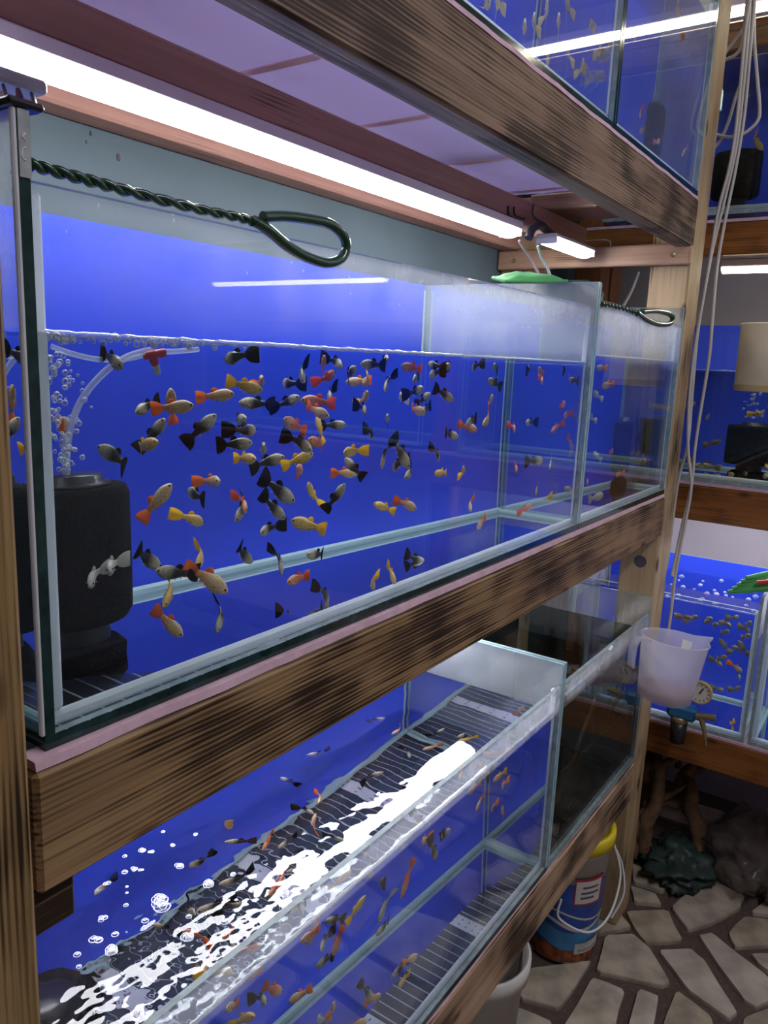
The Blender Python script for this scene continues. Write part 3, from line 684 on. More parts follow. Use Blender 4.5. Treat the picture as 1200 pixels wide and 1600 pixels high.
# ------------------------------------------------------------------ side rack (faces the aisle end, runs toward the viewer)
RX = 2.235; RZ = -math.pi/2
SM, SL_, ST = 1.2125, 0.498, 1.914
tank('side rack middle tank with a beige cup hung in front', 1.08, (RX, 0.33, SM), RZ, Hf=0.40, He=0.44, front='pane_clear', edge_l='edge_grey', edge_r='edge_grey', bot_edge='edge_grey')
water('water in the side rack middle tank', 1.08, (RX, 0.33, SM), 0.303, RZ)
tank('side rack upper tank with one orange fish', 1.08, (RX, 0.33, ST), RZ, Hf=0.44, He=0.44, front='pane_clear', edge_l='edge_grey', edge_r='edge_grey', bot_edge='edge_grey')
water('water in the side rack upper tank', 1.08, (RX, 0.33, ST), 0.375, RZ, meniscus=False)
tank('side rack lower tank crowded with brown fish', 0.543, (RX, 0.33, SL_), RZ, Hf=0.385, He=0.425, front='pane_clear', edge_l='edge_grey', edge_r='edge_grey', bot_edge='edge_grey')
water('bubbly water in the side rack lower tank', 0.543, (RX, 0.33, SL_), 0.37, RZ, wave=0.0006)
tank('side rack lower tank at the right edge of view', 0.528, (RX, -0.222, SL_), RZ, Hf=0.385, He=0.425, front='pane_clear', edge_l='edge_grey', edge_r='edge_grey', bot_edge='edge_grey')
water('water in the side rack lower tank at right edge', 0.528, (RX, -0.222, SL_), 0.37, RZ)
tank('side rack middle tank nearest the viewer', 1.10, (RX, -0.88, SM), RZ, Hf=0.40, He=0.44, front='pane_clear')
tank('side rack upper tank nearest the viewer', 1.10, (RX, -0.88, ST), RZ, Hf=0.44, He=0.44, front='pane_clear')
def rbeam(z0, z1, label, x0=2.228, x1=2.272):
    return tag(MB().box((x0, -2.1, z0), (x1, 0.44, z1), ch=0.004).build('front_beam', 'varnish'), label, 'beam')
rbeam(1.105, 1.204, 'orange-brown varnished beam under the side rack middle tank')
rbeam(0.392, 0.490, 'orange-brown varnished beam with dark knot under side rack lower tanks')
rbeam(1.812, 1.893, 'dark brown varnished beam under the side rack upper tank')
for z, n in ((1.2045, 'middle'), (0.4905, 'lower'), (1.8935, 'upper')):
    tag(MB().box((2.2295, -2.08, z), (2.60, 0.42, z+0.0075)).build('foam_strip', 'foam'), 'pale foam sheet under the side rack %s tanks' % n, 'foam strip')
for z, n in ((1.17, 'middle'), (0.456, 'lower'), (1.86, 'upper')):
    tag(MB().box((2.2725, -2.1, z), (2.62, 0.44, z+0.022)).build('shelf_board', 'varnish'), 'brown board beneath the side rack %s tanks' % n, 'board')
for x0, y0, nm in ((2.30, 0.345, 'at the wall'), (2.45, 0.36, 'behind the first one at the wall'), (2.275, -0.865, 'between the tanks nearest viewer')):
    tag(MB().box((x0, y0, 0), (x0+0.08, y0+0.08, 2.70), ch=0.003).build('post', 'varnish_z'), 'reddish brown side rack post '+nm, 'post')
tag(MB().box((2.30, -2.1, 2.33), (2.36, 0.44, 2.40), ch=0.004).build('rear_beam', 'varnish'), 'dark brown beam above the side rack upper tank', 'beam')
fixture(0.012, -0.80, 2.33, 2.285, 1.771, 'warm white tube light over the side rack middle tank', mat='tube_warm', along='y') if False else None
def yfix(y0, y1, xc, z, label, w=0.05, mat='tube_warm'):
    t = thing('tube_light', label, 'tube light', (xc, y0, z), (0, 0, -math.pi/2))
    Lx = y0-y1
    MB().box((0, -w/2, 0.008), (Lx, w/2, 0.03), ch=0.003).build('housing', 'housing', t)
    n = 8; vs = []; fs = []
    for x in (0.004, Lx-0.004):
        for k in range(n+1):
            a = math.pi*k/n; vs.append((x, w*(-0.46*math.cos(a)), 0.0078-0.014*math.sin(a)))
    for k in range(n): fs.append((k, k+1, n+2+k, n+1+k))
    fs += [tuple(range(n+1))[::-1], tuple(range(n+1, 2*n+2))]
    MB().add(vs, fs).build('diffuser', mat, t); return t
yfix(0.012, -0.82, 2.31, 1.780, 'yellowish tube light over the side rack middle tank')
yfix(-1.12, -1.97, 2.31, 1.780, 'yellowish tube light over the side rack tank nearest viewer')
yfix(0.10, -0.85, 2.32, 2.425, 'yellowish tube light over the side rack upper tank')
yfix(-1.05, -1.95, 2.32, 2.425, 'yellowish upper tube light of side rack nearest viewer')
yfix(0.25, -0.70, 2.43, 1.118, 'tube light over the side rack lower tanks', mat='tube')

# ------------------------------------------------------------------ sponge filters
def sponge_filter(label, loc, r, h, neck=0.55, cap=True, sq=False):
    t = thing('sponge_filter', label, 'sponge filter', loc)
    n = 28; mb = MB(); prof = [(0.0001, 0.038), (r*0.62, 0.038), (r*0.9, 0.040), (r, 0.047), (r*1.01, h*0.5), (r, h-0.008), (r*0.94, h), (0.0001, h)]
    mb.lathe(prof, n)
    mb.xf(lambda p: p+Vector((p.x, p.y, 0)).normalized()*noise.noise(p*60)*0.0016 if (abs(p.x)+abs(p.y)) > 0.01 else p)
    if sq: mb.xf(lambda p: Vector((math.copysign(min(abs(p.x)*1.25, r), p.x), math.copysign(min(abs(p.y)*1.25, r), p.y), p.z)))
    mb.build('sponge', 'sponge', t)
    MB().lathe([(r*neck, 0.0), (r*neck, 0.040)], 20).build('core', 'black_plastic', t)
    MB().lathe([(0.0001, 0), (r*0.85, 0.0), (r*0.87, 0.012), (r*0.70, 0.020), (0.0001, 0.021)], 20).build('base', 'sponge', t)
    if cap:
        MB().lathe([(0.0001, h+0.010), (r*0.50, h+0.010), (r*0.52, h+0.004), (r*0.66, h+0.003), (r*0.68, h), (r*0.6, h-0.002)], 20).build('cap', 'black_plastic', t)
    return t
sp = sponge_filter('large black sponge filter in the near corner of guppy tank', (0.399, 0.150, ZM+0.0125), 0.0485, 0.163)
c_ = wat(1022, 215, 'y', 0.0086, 0.13)
sponge_filter('black sponge filter seen through the upper corner tank', (c_.x, c_.y, ZT+0.0125), 0.042, 0.13)
c_ = wat(1000, 690, 'y', 0.0086, 0.22)
sponge_filter('dark sponge filter at the back of the small middle tank', (min(c_.x, 1.86), 0.26, ZM+0.0125), 0.045, 0.16)
c_ = wat(1172, 690, 'x', 2.2436, 0.13)
sponge_filter('black square sponge filter in the side rack middle tank', (c_.x, c_.y-0.005, SM+0.0125), 0.062, 0.145, sq=True)
c_ = wat(1149, 290, 'x', 2.2436, 0.10)
sponge_filter('tapered black sponge filter in the side rack upper tank', (c_.x, c_.y, ST+0.0125), 0.060, 0.155, cap=False)
sponge_filter('black sponge filter under water at the near end of lowest tank', (0.392, 0.19, ZL+0.0125), 0.06, 0.26)
sponge_filter('dark sponge filter in the murky lower tank', (1.52, 0.2, ZL+0.0125), 0.05, 0.2)

# ------------------------------------------------------------------ airline in the guppy tank
YA = 0.1414
def wa(u, v, d=YA): return wat(u, v, 'y', 0.0086, d)
air = thing('air_hose', 'clear curved air hose rising from the large sponge filter', 'air hose', wa(104, 742))
o0 = air.location.copy()
def rel(ps): return [Vector(p)-o0 for p in ps]
zc = ZM+0.304-0.006
def clampz(p): return Vector((p.x, p.y, min(p.z, zc)))
MB().tube(rel(spline([clampz(wa(*p)) for p in [(104, 745), (105, 705), (110, 670), (122, 635), (145, 600), (175, 572), (205, 555), (240, 546)]])), 0.0032, 10).build('hose', 'airline', air)
MB().tube(rel(spline([clampz(wa(*p)) for p in [(248, 549), (275, 549), (310, 543)]])), 0.0026, 8).build('hose', 'airline', air)
MB().tube(rel(spline([clampz(wa(*p)) for p in [(222, 556), (190, 562), (150, 561), (110, 552), (80, 541)]])), 0.0024, 8).build('hose', 'airline', air)
val = thing('air_valve', 'small red T-shaped air valve on the hose under the waterline', 'air valve', wa(240, 560))
ov = val.location.copy()
a, b = clampz(wa(226, 556)), clampz(wa(257, 551)); MB().tube([a-ov, b-ov], 0.0042, 10).build('crossbar', 'red', val)
a, b = wa(238, 556), wa(243, 571); MB().tube([a-ov, (a+b)/2-ov, b-ov], [0.0045, 0.0045, 0.0032], 10).build('stem', 'red', val)
a, b = wa(243, 571), wa(247, 585); MB().tube([a-ov, b-ov], [0.0042, 0.0028], 10).build('tip', 'white', val)

# ------------------------------------------------------------------ bubbles
def bubbles(label, pts, rlo, rhi, seed=1, seg=7):
    random.seed(seed); mb = MB()
    for p in pts: mb.ball(p, random.uniform(rlo, rhi), seg, 5, sc=(1, 1, random.uniform(.75, 1.1)))
    return tag(mb.build('air_bubbles', 'bubble'), label, 'bubbles', kind='stuff')
random.seed(11); bp = []
for k in range(170):
    t = random.random(); v = 740-t*190; cx = 101-8*t; w = 12+22*t
    u = cx+random.gauss(0, w*0.55)
    if u < 74: u = 74+random.random()*12
    if noise.noise((u*.05, v*.035, 3)) > -0.05 or v > 660: bp.append(clampz(wa(u, v, random.uniform(.10, .17))))
bubbles('column of air bubbles rising from the large sponge filter', bp, 0.0011, 0.0032, 2)
bp = []
for k in range(70):
    u = 75+random.random()**1.6*330
    p = hit(u, 530-0*u, 'y', 0.013); z = ZM+0.304-random.random()*0.005
    bp.append(Vector((p.x, 0.013+random.random()*0.05, z)))
bubbles('froth of bubbles along the waterline of guppy tank', bp, 0.0012, 0.0036, 3)
bp = []
for (u, v) in [(1003, 560), (1001, 580), (1004, 600), (1008, 612), (1000, 620), (998, 637), (1003, 648), (996, 655)]:
    for q in range(4): bp.append(wat(u+random.uniform(-6, 6), v+random.uniform(-9, 9), 'y', 0.0086, 0.2))
bubbles('thin stream of bubbles in the small middle tank', bp, 0.001, 0.0026, 4)
bp = []
for k in range(30): bp.append(wat(1176+random.gauss(0, 7), 615+random.random()*38, 'x', 2.2436, 0.13))
bubbles('bubbles rising in the side rack middle tank', bp, 0.0015, 0.004, 5)
bp = []
for (u, v) in [(1112, 85), (1140, 295/1), (1168, 146), (1164, 178), (1157, 213), (1170, 150), (1152, 245)]: bp.append(wat(u, v, 'x', 2.2436, 0.06))
bubbles('few bubbles in the side rack upper tank', bp, 0.0025, 0.005, 6)
bp = []
for k in range(26): bp.append(wat(1032+random.gauss(0, 3), random.uniform(0, 150), 'y', 0.0086, 0.13))
bubbles('bubbles in the upper corner tank', bp, 0.001, 0.0025, 7)
# raised bubble domes floating on the open tank and on the side tank
def domes(label, lst, mat='dome'):
    mb = MB()
    for (c, r) in lst:
        n = 14; vs = []; fs = []; R = 5
        for i in range(R+1):
            t = math.pi/2*i/R
            for k in range(n):
                a = 2*math.pi*k/n; vs.append((c[0]+r*math.sin(t)*math.cos(a), c[1]+r*math.sin(t)*math.sin(a), c[2]+r*math.cos(t)*0.75))
        for i in range(R):
            for k in range(n): fs.append((i*n+k, (i+1)*n+k, (i+1)*n+(k+1) % n, i*n+(k+1) % n))
        mb.add(vs, fs, 0, True)
        mb.tube([(c[0]+r*math.cos(2*math.pi*k/16), c[1]+r*math.sin(2*math.pi*k/16), c[2]+0.0006) for k in range(16)], 0.0003+r*0.035, 5, 1, closed=True)
        mb.tube([(c[0]+r*.55*math.cos(2*math.pi*k/12), c[1]+r*.55*math.sin(2*math.pi*k/12), c[2]+r*.62) for k in range(12)], 0.0002+r*0.03, 5, 1, closed=True)
    return tag(mb.build('air_bubbles', [mat, 'rim']), label, 'bubbles', kind='stuff')
M['rim'] = plain('rim', (0.80, 0.82, 0.95), 0.15)
ZW = ZL+HL
dl = []
random.seed(3)
for (x, y, s, n) in [(615,150,8,1),(765,167,16,2),(650,215,20,2),(515,235,22,3),(560,240,16,3),(435,265,9,1),(435,340,12,1),(480,325,14,3),(510,330,14,2),(685,305,24,3),(350,390,16,2),(440,495,10,1),(330,560,20,3),(610,485,50,8),(830,390,30,4),(945,345,22,2),(900,585,30,3),(730,645,34,4),(530,568,14,1),(735,548,12,1),(380,705,42,6),(300,660,30,4),(390,632,14,1),(212,727,14,1),(220,783,10,1),(310,985,26,2),(445,408,4,1),(445,437,4,1),(1185,440,30,3),(490,1000,18,2)]:
    for q in range(n):
        ru = s/3.0*(0.95 if n == 1 else random.uniform(.35, .62))
        uu = 50+x/3+(0 if n == 1 else random.uniform(-.55, .55)*s/3); vv = 1250+y/3+(0 if n == 1 else random.uniform(-.4, .4)*s/3)
        p = hit(uu, vv, 'z', ZW+0.001); d = (p-CAM).length
        if p.y > 0.02: dl.append((p, max(0.0016, ru*d/F)))
domes('clusters of floating bubbles on the open lowest tank', dl)
dl = []
for k in range(40):
    u = random.uniform(1042, 1190); v = random.uniform(898, 952)+(u-1042)*0.1
    p = hit(u, v, 'z', SL_+0.371)
    if p.x > 2.25 and p.x < 2.58 and p.y > -.7: dl.append((p, random.uniform(.003, .008)))
domes('scattered bubbles floating on the side rack lower tank', dl)

# ------------------------------------------------------------------ fish nets
def twisted(pts, r=0.0027, off=0.0020, turns=8):
    P = spline(pts, 26); mb = MB(); n = len(P)
    for s in (0, math.pi):
        Q = []
        for i, p in enumerate(P):
            t = (P[min(i+1, n-1)]-P[max(i-1, 0)]).normalized(); u = t.cross(Vector((0, 1, 0))).normalized(); w = t.cross(u)
            a = s+2*math.pi*turns*i/n; Q.append(p+(u*math.cos(a)+w*math.sin(a))*off)
        mb.tube(Q, r, 7)
    return mb
def h1(u, v, y=0.002): return hit(u, v, 'y', y)
net1 = thing('fish_net', 'dark green twisted wire net handle along guppy tank rim', 'fish net', h1(50, 256))
on = net1.location.copy()
twisted([h1(*p)-on for p in [(47, 257), (120, 277), (200, 299), (300, 325), (375, 341), (408, 352)]]).build('handle', 'green_wire', net1)
MB().tube([p-on for p in spline([h1(*p, -0.002) for p in [(396, 345), (420, 360), (450, 385), (480, 402), (510, 411), (532, 405), (541, 388), (536, 368), (515, 350), (480, 342), (445, 338), (411, 339)]], 6)], 0.0050, 10).build('loop', 'green_wire', net1)
net2 = thing('fish_net', 'green fish net lying over the tanks by the short tube light', 'fish net', h1(940, 476))
on = net2.location.copy()
twisted([h1(*p)-on for p in [(938, 474), (960, 479), (985, 486), (1000, 492)]], 0.0034, 0.0026, 7).build('handle', 'green_wire', net2)
MB().tube([p-on for p in spline([h1(*p, -0.002) for p in [(995, 489), (1010, 500), (1028, 507), (1045, 506), (1051, 498), (1046, 491), (1025, 486), (1003, 487)]], 6)], 0.0062, 10).build('loop', 'green_wire', net2)
H = [Vector(p) for p in [(1.172, 0.085, 1.640), (1.20, 0.125, 1.650), (1.275, 0.135, 1.658), (1.345, 0.12, 1.6615), (1.378, 0.085, 1.6605), (1.345, 0.055, 1.6585), (1.25, 0.055, 1.647)]]
MB().tube([p-on for p in spline(H+[H[0]], 5)][:-1], 0.0028, 7, closed=True).build('hoop', 'green_net', net2)
MB().tube([H[4]-on, Vector((1.382, 0.03, 1.6605))-on, Vector((1.384, 0.002, 1.64))-on, h1(938, 474)-on], 0.0028, 7).build('shaft', 'green_wire', net2)
ring = spline(H+[H[0]], 5)[:-1]; cen = sum(ring, Vector())/len(ring)
mb = MB(); vs = []; fs = []; nr = len(ring); K = 7
for i in range(K+1):
    f = i/K
    for k, p in enumerate(ring):
        q = p.lerp(cen, f); q = q+Vector((0, 0, (0.013*math.sin(f*math.pi*.6)+0.004*noise.noise(q*40))*(1 if f > 0 else 0))); vs.append(q-on)
for i in range(K):
    for k in range(nr): fs.append((i*nr+k, i*nr+(k+1) % nr, (i+1)*nr+(k+1) % nr, (i+1)*nr+k))
mb.add(vs, fs, 0, True).build('netting', 'green_net', net2)
# green net on the side rack joint
c_ = hit(1182, 922, 'x', 2.25); net3 = thing('fish_net', 'green net bundle with red clip on the side rack lower tanks', 'fish net', c_)
mb = MB()
for i in range(5):
    a = Vector((0.0, 0.07-0.01*i, 0.012*i-0.02)); b = Vector((0.03, -0.12, 0.02+0.006*i))
    mb.tube([a, a.lerp(b, .5)+Vector((0.01*i, 0, 0.01)), b], [0.006, 0.014, 0.008], 7)
mb.build('netting', 'green_net', net3)
MB().tube([(-.005, .0, .022), (0, -.03, .03)], 0.006, 8).build('clip', 'red', net3)
MB().tube(spline([(0, -.02, .03), (0.02, -.05, .05), (.02, -.09, .06)], 6), 0.003, 7).build('hose', 'airline', net3)

# ------------------------------------------------------------------ lamp wiring, clip, hooks
bx = thing('power_adapter', 'grey lamp driver box hanging under the left end of tube', 'driver box', hit(20, 150, 'y', 0.20))
ob = bx.location.copy()
p0 = hit(77, 142, 'y', 0.19)
MB().box((p0.x-0.20-ob.x, 0.19-ob.y, p0.z-0.004-ob.z), (p0.x-ob.x, 0.222-ob.y, p0.z+0.008-ob.z), ch=0.003).build('case', 'housing_grey', bx)
clipT = hit(46, 172, 'y', 0.004)
for i, (mt, u0, v0, u1, v1) in enumerate([('black_plastic', 5, 133, 4, 158), ('wire_red', 27, 140, 5, 163), ('black_plastic', 29, 140, 42, 164), ('black_plastic', 49, 146, 52, 168), ('white', 52, 148, 47, 166)]):
    a = hit(u0, v0, 'y', 0.195); b = hit(u1, v1, 'y', 0.03)
    MB().tube([q-ob for q in spline([a, a.lerp(b, .5)+Vector((0.004, 0, -0.008)), b], 6)], 0.0016, 6).build('wire', mt, bx)
MB().box((0.290, -0.004, 1.6575), (0.316, 0.05, 1.6625), ch=0.002).build('pane_clip', 'black_plastic')
tag(bpy.data.objects['pane_clip'], 'black plastic clip on the corner of guppy tank', 'clip')
MB().tube([q for q in spline([h1(*p, -0.0012) for p in [(34, 214), (36, 209), (40, 208)]]+[h1(36, 213, -0.0012), h1(40, 220, -0.0012)], 4)], 0.0006, 5).build('silicone_smear', 'silicone')
tag(bpy.data.objects['silicone_smear'], 'hooked white silicone smear on the near pane edge', 'silicone smear')
o = MB().tube(spline([h1(*p, -0.0012) for p in [(41, 230), (36, 232), (34, 240), (36, 248), (41, 250)]], 5), 0.0006, 5).build('silicone_smear', 'silicone')
tag(o, 'C-shaped white silicone smear on the near pane edge', 'silicone smear')
def hook(pts, label, y=None, mat='black_plastic', r=0.0022, ax='y', val=0.25, cat='hook', name='wire_hook'):
    return tag(MB().tube(spline([hit(u, v, ax, val) for u, v in pts], 5), r, 7).build(name, mat), label, cat)
hook([(794, 322), (795, 336), (803, 342)], 'first dark wire hook beside the end of long tube', val=0.253)
hook([(803, 323), (805, 336), (820, 342)], 'second dark wire hook beside the end of long tube', val=0.250)
hook([(834, 320), (832, 335), (842, 345), (850, 349)], 'third bent wire hook near the gap between tubes', val=0.230)
hook([(916, 376), (952, 376), (950, 397), (940, 400), (936, 388)], 'bent steel wire bracket at the end of short tube', val=0.215, mat='steel', r=0.0016)
hook([(826, 372), (832, 358), (845, 352), (856, 362), (870, 372)], 'black connector between the two tube lights', val=0.232, r=0.009, cat='connector', name='connector')
hook([(811, 376), (818, 388), (832, 408), (842, 429)], 'pink wire dropping from the long tube to green net', val=0.14, mat='wire_pink', r=0.0026, cat='wire', name='wire')
hook([(840, 384), (846, 402), (854, 416), (860, 432)], 'white twisted wire dropping from the short tube', val=0.12, mat='white', r=0.0026, cat='wire', name='wire')
hook([(998, 425), (988, 452), (974, 478)], 'pale hose in the gap beside the far post', val=2.25, ax='x', mat='cable', r=0.004, cat='hose', name='hose')
for i, (u, v, d) in enumerate([(185, 246, .003), (142, 209, .002), (135, 222, .0015)]):
    p = hit(u, v, 'y', 0.4895); o = MB().ball(p, d*1.2, 7, 5, sc=(1, .3, 1.5)).build('wall_speck', 'hole')
    tag(o, 'dark %s speck of dirt on the teal wall' % ('largest', 'upper small', 'lower small')[i], 'dirt')

# ------------------------------------------------------------------ hanging white cables
CAB = [
 [(1178,-40),(1165,40),(1158,120),(1150,200),(1140,260),(1122,330),(1110,400),(1098,470),(1086,540),(1077,620),(1075,700),(1080,760),(1070,820),(1055,900),(1048,960),(1040,1010)],
 [(1174,-40),(1168,60),(1160,150),(1150,230),(1135,300),(1118,370),(1105,430),(1090,520),(1081,620),(1075,690),(1060,750),(1050,820),(1042,880),(1028,938)],
 [(1182,-40),(1172,80),(1163,180),(1150,260),(1140,310),(1130,360),(1120,420),(1113,500),(1108,560),(1095,640),(1086,700),(1080,760),(1064,830),(1050,900)],
 [(1174,-30),(1172,20),(1150,60),(1120,100),(1103,135),(1096,160),(1098,185),(1110,205),(1125,212),(1145,214),(1165,207),(1183,190),(1187,170),(1183,120),(1178,50),(1180,-30)],
 [(1184,-30),(1170,60),(1160,120),(1150,150),(1140,185),(1128,215),(1115,231),(1104,227),(1108,205),(1120,180),(1122,160),(1116,125),(1122,100),(1150,85),(1160,60),(1171,-30)],
]
CL = ['white cable hanging nearest the far post, dipping into the jug', 'white cable hanging in the middle of the bundle', 'white cable hanging on the right of the bundle', 'white cable looped widest at the top of the bundle', 'white cable bent into a small hook-like loop near the upper tanks']
for i, c in enumerate(CAB):
    x = 2.10+0.012*i
    tag(MB().tube(spline([hit(u, v, 'x', x) for u, v in c], 6), 0.0040, 8).build('cable', 'cable'), CL[i], 'cable', 'white cables by the far post')

# ------------------------------------------------------------------ measuring jug
c_ = hit(1036, 1093, 'y', -0.082)
jug = thing('measuring_jug', 'translucent plastic measuring jug hooked on the rim of murky tank', 'jug', c_, (math.radians(3), math.radians(5), 0))
r1, r2, hh = 0.062, 0.0765, 0.152
n = 40; prof = [(0.0001, 0.002), (r1*.9, 0.002), (r1, 0.008), (r1+(r2-r1)*.5, hh*.5), (r2, hh-.002), (r2+0.003, hh), (r2+0.001, hh+0.002), (r2-0.002, hh-.002), (r1+(r2-r1)*.5-.002, hh*.5), (r1-.002, 0.010), (0.0001, 0.0045)]
sp_dir = math.atan2(-0.6, 0.8)
mb = MB().lathe(prof, n)
def spout(p):
    a = math.atan2(p.y, p.x); d = (a-sp_dir+math.pi) % (2*math.pi)-math.pi
    k = max(0, (p.z-0.108)/(hh-0.108))*math.exp(-(d/0.20)**2)
    return Vector((p.x, p.y, p.z))+Vector((math.cos(sp_dir), math.sin(sp_dir), 0.12))*0.034*k
mb.xf(spout); mb.build('body', 'jug', jug)
hd = Vector((-math.cos(sp_dir), -math.sin(sp_dir), 0))
mb = MB(); hp = spline([hd*(r2-.002)+Vector((0, 0, hh-.004)), hd*(r2+.022)+Vector((0, 0, hh+.002)), hd*(r2+.036)+Vector((0, 0, hh-.016)), hd*(r2+.034)+Vector((0, 0, hh-.07))], 6)
sd = Vector((-hd.y, hd.x, 0)); vs = []; fs = []
for i, p in enumerate(hp):
    t = (hp[min(i+1, len(hp)-1)]-hp[max(i-1, 0)]).normalized(); nn = t.cross(sd)
    w = 0.013; vs += [p+sd*w+nn*.0016, p-sd*w+nn*.0016, p-sd*w-nn*.0016, p+sd*w-nn*.0016]
for i in range(len(hp)-1):
    for k in range(4): fs.append((4*i+k, 4*i+(k+1) % 4, 4*i+4+(k+1) % 4, 4*i+4+k))
fs += [(0, 1, 2, 3), tuple(range(4*len(hp)-4, 4*len(hp)))[::-1]]
mb.add(vs, fs, 0, True).build('handle', 'jug', jug)
MB().lathe([(0.0001, 0.006), (r1*.94, 0.010), (r1*.99, 0.030), (0.0001, 0.032)], 30).build('contents', 'jugwater', jug)
mb = MB()
for i in range(6):
    a0 = sp_dir+0.30+i*0.0; 
ang = sp_dir+0.42
vs = []; fs = []
for i in range(7):
    a = sp_dir+0.25+i*0.06
    for z in (0.110, 0.138): rr = r1+(r2-r1)*z/hh-0.0035; vs.append((rr*math.cos(a), rr*math.sin(a), z))
for i in range(6): fs.append((2*i, 2*i+2, 2*i+3, 2*i+1))
MB().add(vs, fs, 0, True).build('sticker', 'white', jug)

# ------------------------------------------------------------------ air regulator on the side rack
c_ = hit(1062, 1120, 'x', 2.165)
reg = thing('air_regulator', 'blue air pressure regulator with a round gauge behind the jug', 'regulator', c_)
def rl(u, v, x): return hit(u, v, 'x', x)-c_
MB().lathe([(0.0001, -0.075), (0.020, -0.075), (0.022, -0.05), (0.023, -0.014), (0.0001, -0.014)], 16).build('cup', 'black_plastic', reg)
MB().lathe([(0.017, -0.016), (0.024, -0.012), (0.024, 0.004), (0.0001, 0.006)], 16).build('collar', 'brass', reg)
MB().box((-0.022, -0.045, 0.0), (0.022, 0.034, 0.04), ch=0.008).build('body', 'reg_blue', reg)
g = rl(1094, 1082, 2.150)
def face(p): return Vector((g.x-p.z, g.y+p.x, g.z+p.y))
MB().lathe([(0.0001, -0.012), (0.031, -0.012), (0.033, 0.004), (0.0285, 0.006), (0.0285, 0.002)], 24).xf(face).build('gauge_rim', 'ochre', reg)
gf = MB().lathe([(0.0285, 0.0035), (0.0001, 0.0035)], 24).xf(face).build('gauge_face', 'gauge_face', reg)
MB().box((-0.002, -0.003, 0.004), (0.002, 0.017, 0.0048)).xf(lambda p: face(Vector((p.x*math.cos(.5)-p.y*math.sin(.5), p.x*math.sin(.5)+p.y*math.cos(.5), p.z)))).build('needle', 'black_plastic', gf)
mb = MB()
for k in range(11):
    a = math.radians(-50+28*k); mb.box((-0.001, 0.020, 0.0036), (0.001, 0.0255, 0.0042))
    mb.v[-8:] = [tuple(Vector((p[0]*math.cos(a)-p[1]*math.sin(a), p[0]*math.sin(a)+p[1]*math.cos(a), p[2]))) for p in mb.v[-8:]]
mb.xf(face).build('scale_marks', 'black_plastic', gf)
gf.children[-1]['kind'] = 'stuff'
MB().tube([rl(1088, 1118, 2.14), rl(1118, 1122, 2.14)], 0.009, 10).build('fitting', 'brass', reg)
MB().tube([rl(1095, 1120, 2.14), rl(1100, 1140, 2.135), rl(1103, 1165, 2.13)], [0.009, 0.006, 0.003], 8).build('tap_lever', 'brass', reg)

# ------------------------------------------------------------------ beige cup in front of the side tank
c_ = hit(1189, 600, 'x', 2.150)
cup = thing('plastic_cup', 'beige cloudy plastic cup hung in front of side tank', 'cup', (c_.x, c_.y-.012, 1.468))
mb = MB().lathe([(0.0001, 0), (0.068, 0.0), (0.073, 0.008), (0.075, 0.16), (0.078, 0.163), (0.075, 0.165), (0.072, 0.16), (0.070, 0.01), (0.0001, 0.008)], 32); mb.build('body', 'beige', cup)
MB().lathe([(0.0738, 0.002), (0.0745, 0.012), (0.0748, 0.016)], 32).build('stained_base', 'beige_dark', cup)
MB().box((0.06, -0.02, 0.14), (0.098, 0.02, 0.172), ch=0.003).build('hanger', 'beige', cup)

# ------------------------------------------------------------------ buckets under the rack
def bucket(loc, label, rb, rt, h, lid):
    t = thing('bucket', label, 'bucket', loc)
    rr = lambda z: rb+(rt-rb)*z/h
    MB().lathe([(0.0001, 0.0), (rb, 0.0), (rt, h), (rt+.006, h), (rt+.006, h-.012), (rr(h-.014)+.001, h-.014)], 36).build('body', 'bucket_white', t)
    return t, rr
def shell(rr, z0, z1, a0, a1, e, wob=None, n=22, m=3):
    mb = MB(); vs = []; fs = []
    for i in range(n+1):
        a = a0+(a1-a0)*i/n
        for j in range(m+1):
            f = j/m; z = z0+(z1-z0)*f
            if wob: z += wob(a, f)
            r = rr(z)+e; vs.append((r*math.cos(a), r*math.sin(a), z))
    for i in range(n):
        for j in range(m): fs.append((i*(m+1)+j, (i+1)*(m+1)+j, (i+1)*(m+1)+j+1, i*(m+1)+j+1))
    return mb.add(vs, fs, 0, True)
M['lab_blue'] = plain('lab_blue', (0.02, 0.075, 0.34), 0.4, var=0.3, vscale=20)
M['lab_sky'] = plain('lab_sky', (0.05, 0.24, 0.50), 0.4, var=0.25, vscale=20)
M['lab_food'] = plain('lab_food', (0.26, 0.07, 0.02), 0.5, var=0.8, vscale=60)
M['lab_red'] = plain('lab_red', (0.36, 0.02, 0.04), 0.4)
M['lab_ink'] = plain('lab_ink', (0.10, 0.09, 0.12), 0.5)
bk, rr = bucket((1.800, 0.105, 0.0), 'fish food bucket with yellow lid and blue label under the beam', 0.088, 0.104, 0.325, True)
MB().lathe([(0.106, 0.318), (0.113, 0.320), (0.114, 0.350), (0.110, 0.357), (0.100, 0.357), (0.098, 0.349), (0.0001, 0.349)], 36).build('lid', 'bucket_yellow', bk)
A0, A1 = math.radians(120), math.radians(330)
lab = shell(rr, 0.045, 0.235, A0, A1, 0.0010).build('label', 'lab_blue', bk)
shell(rr, 0.052, 0.105, A0, A1, 0.0014, lambda a, f: 0.012*math.sin(a*3)).build('wave', 'lab_sky', lab)
shell(rr, 0.112, 0.122, A0, A1, 0.0018, lambda a, f: 0.016*math.sin(a*2.6+.5)).build('swoosh', 'bucket_white', lab)
shell(rr, 0.140, 0.146, A0, A1, 0.0018, lambda a, f: 0.014*math.sin(a*2.2+1.2)).build('swoosh', 'bucket_white', lab)
shell(rr, 0.004, 0.047, A0, A1, 0.0012, lambda a, f: 0.004*math.sin(a*9)*f).build('food_picture', 'lab_food', lab)
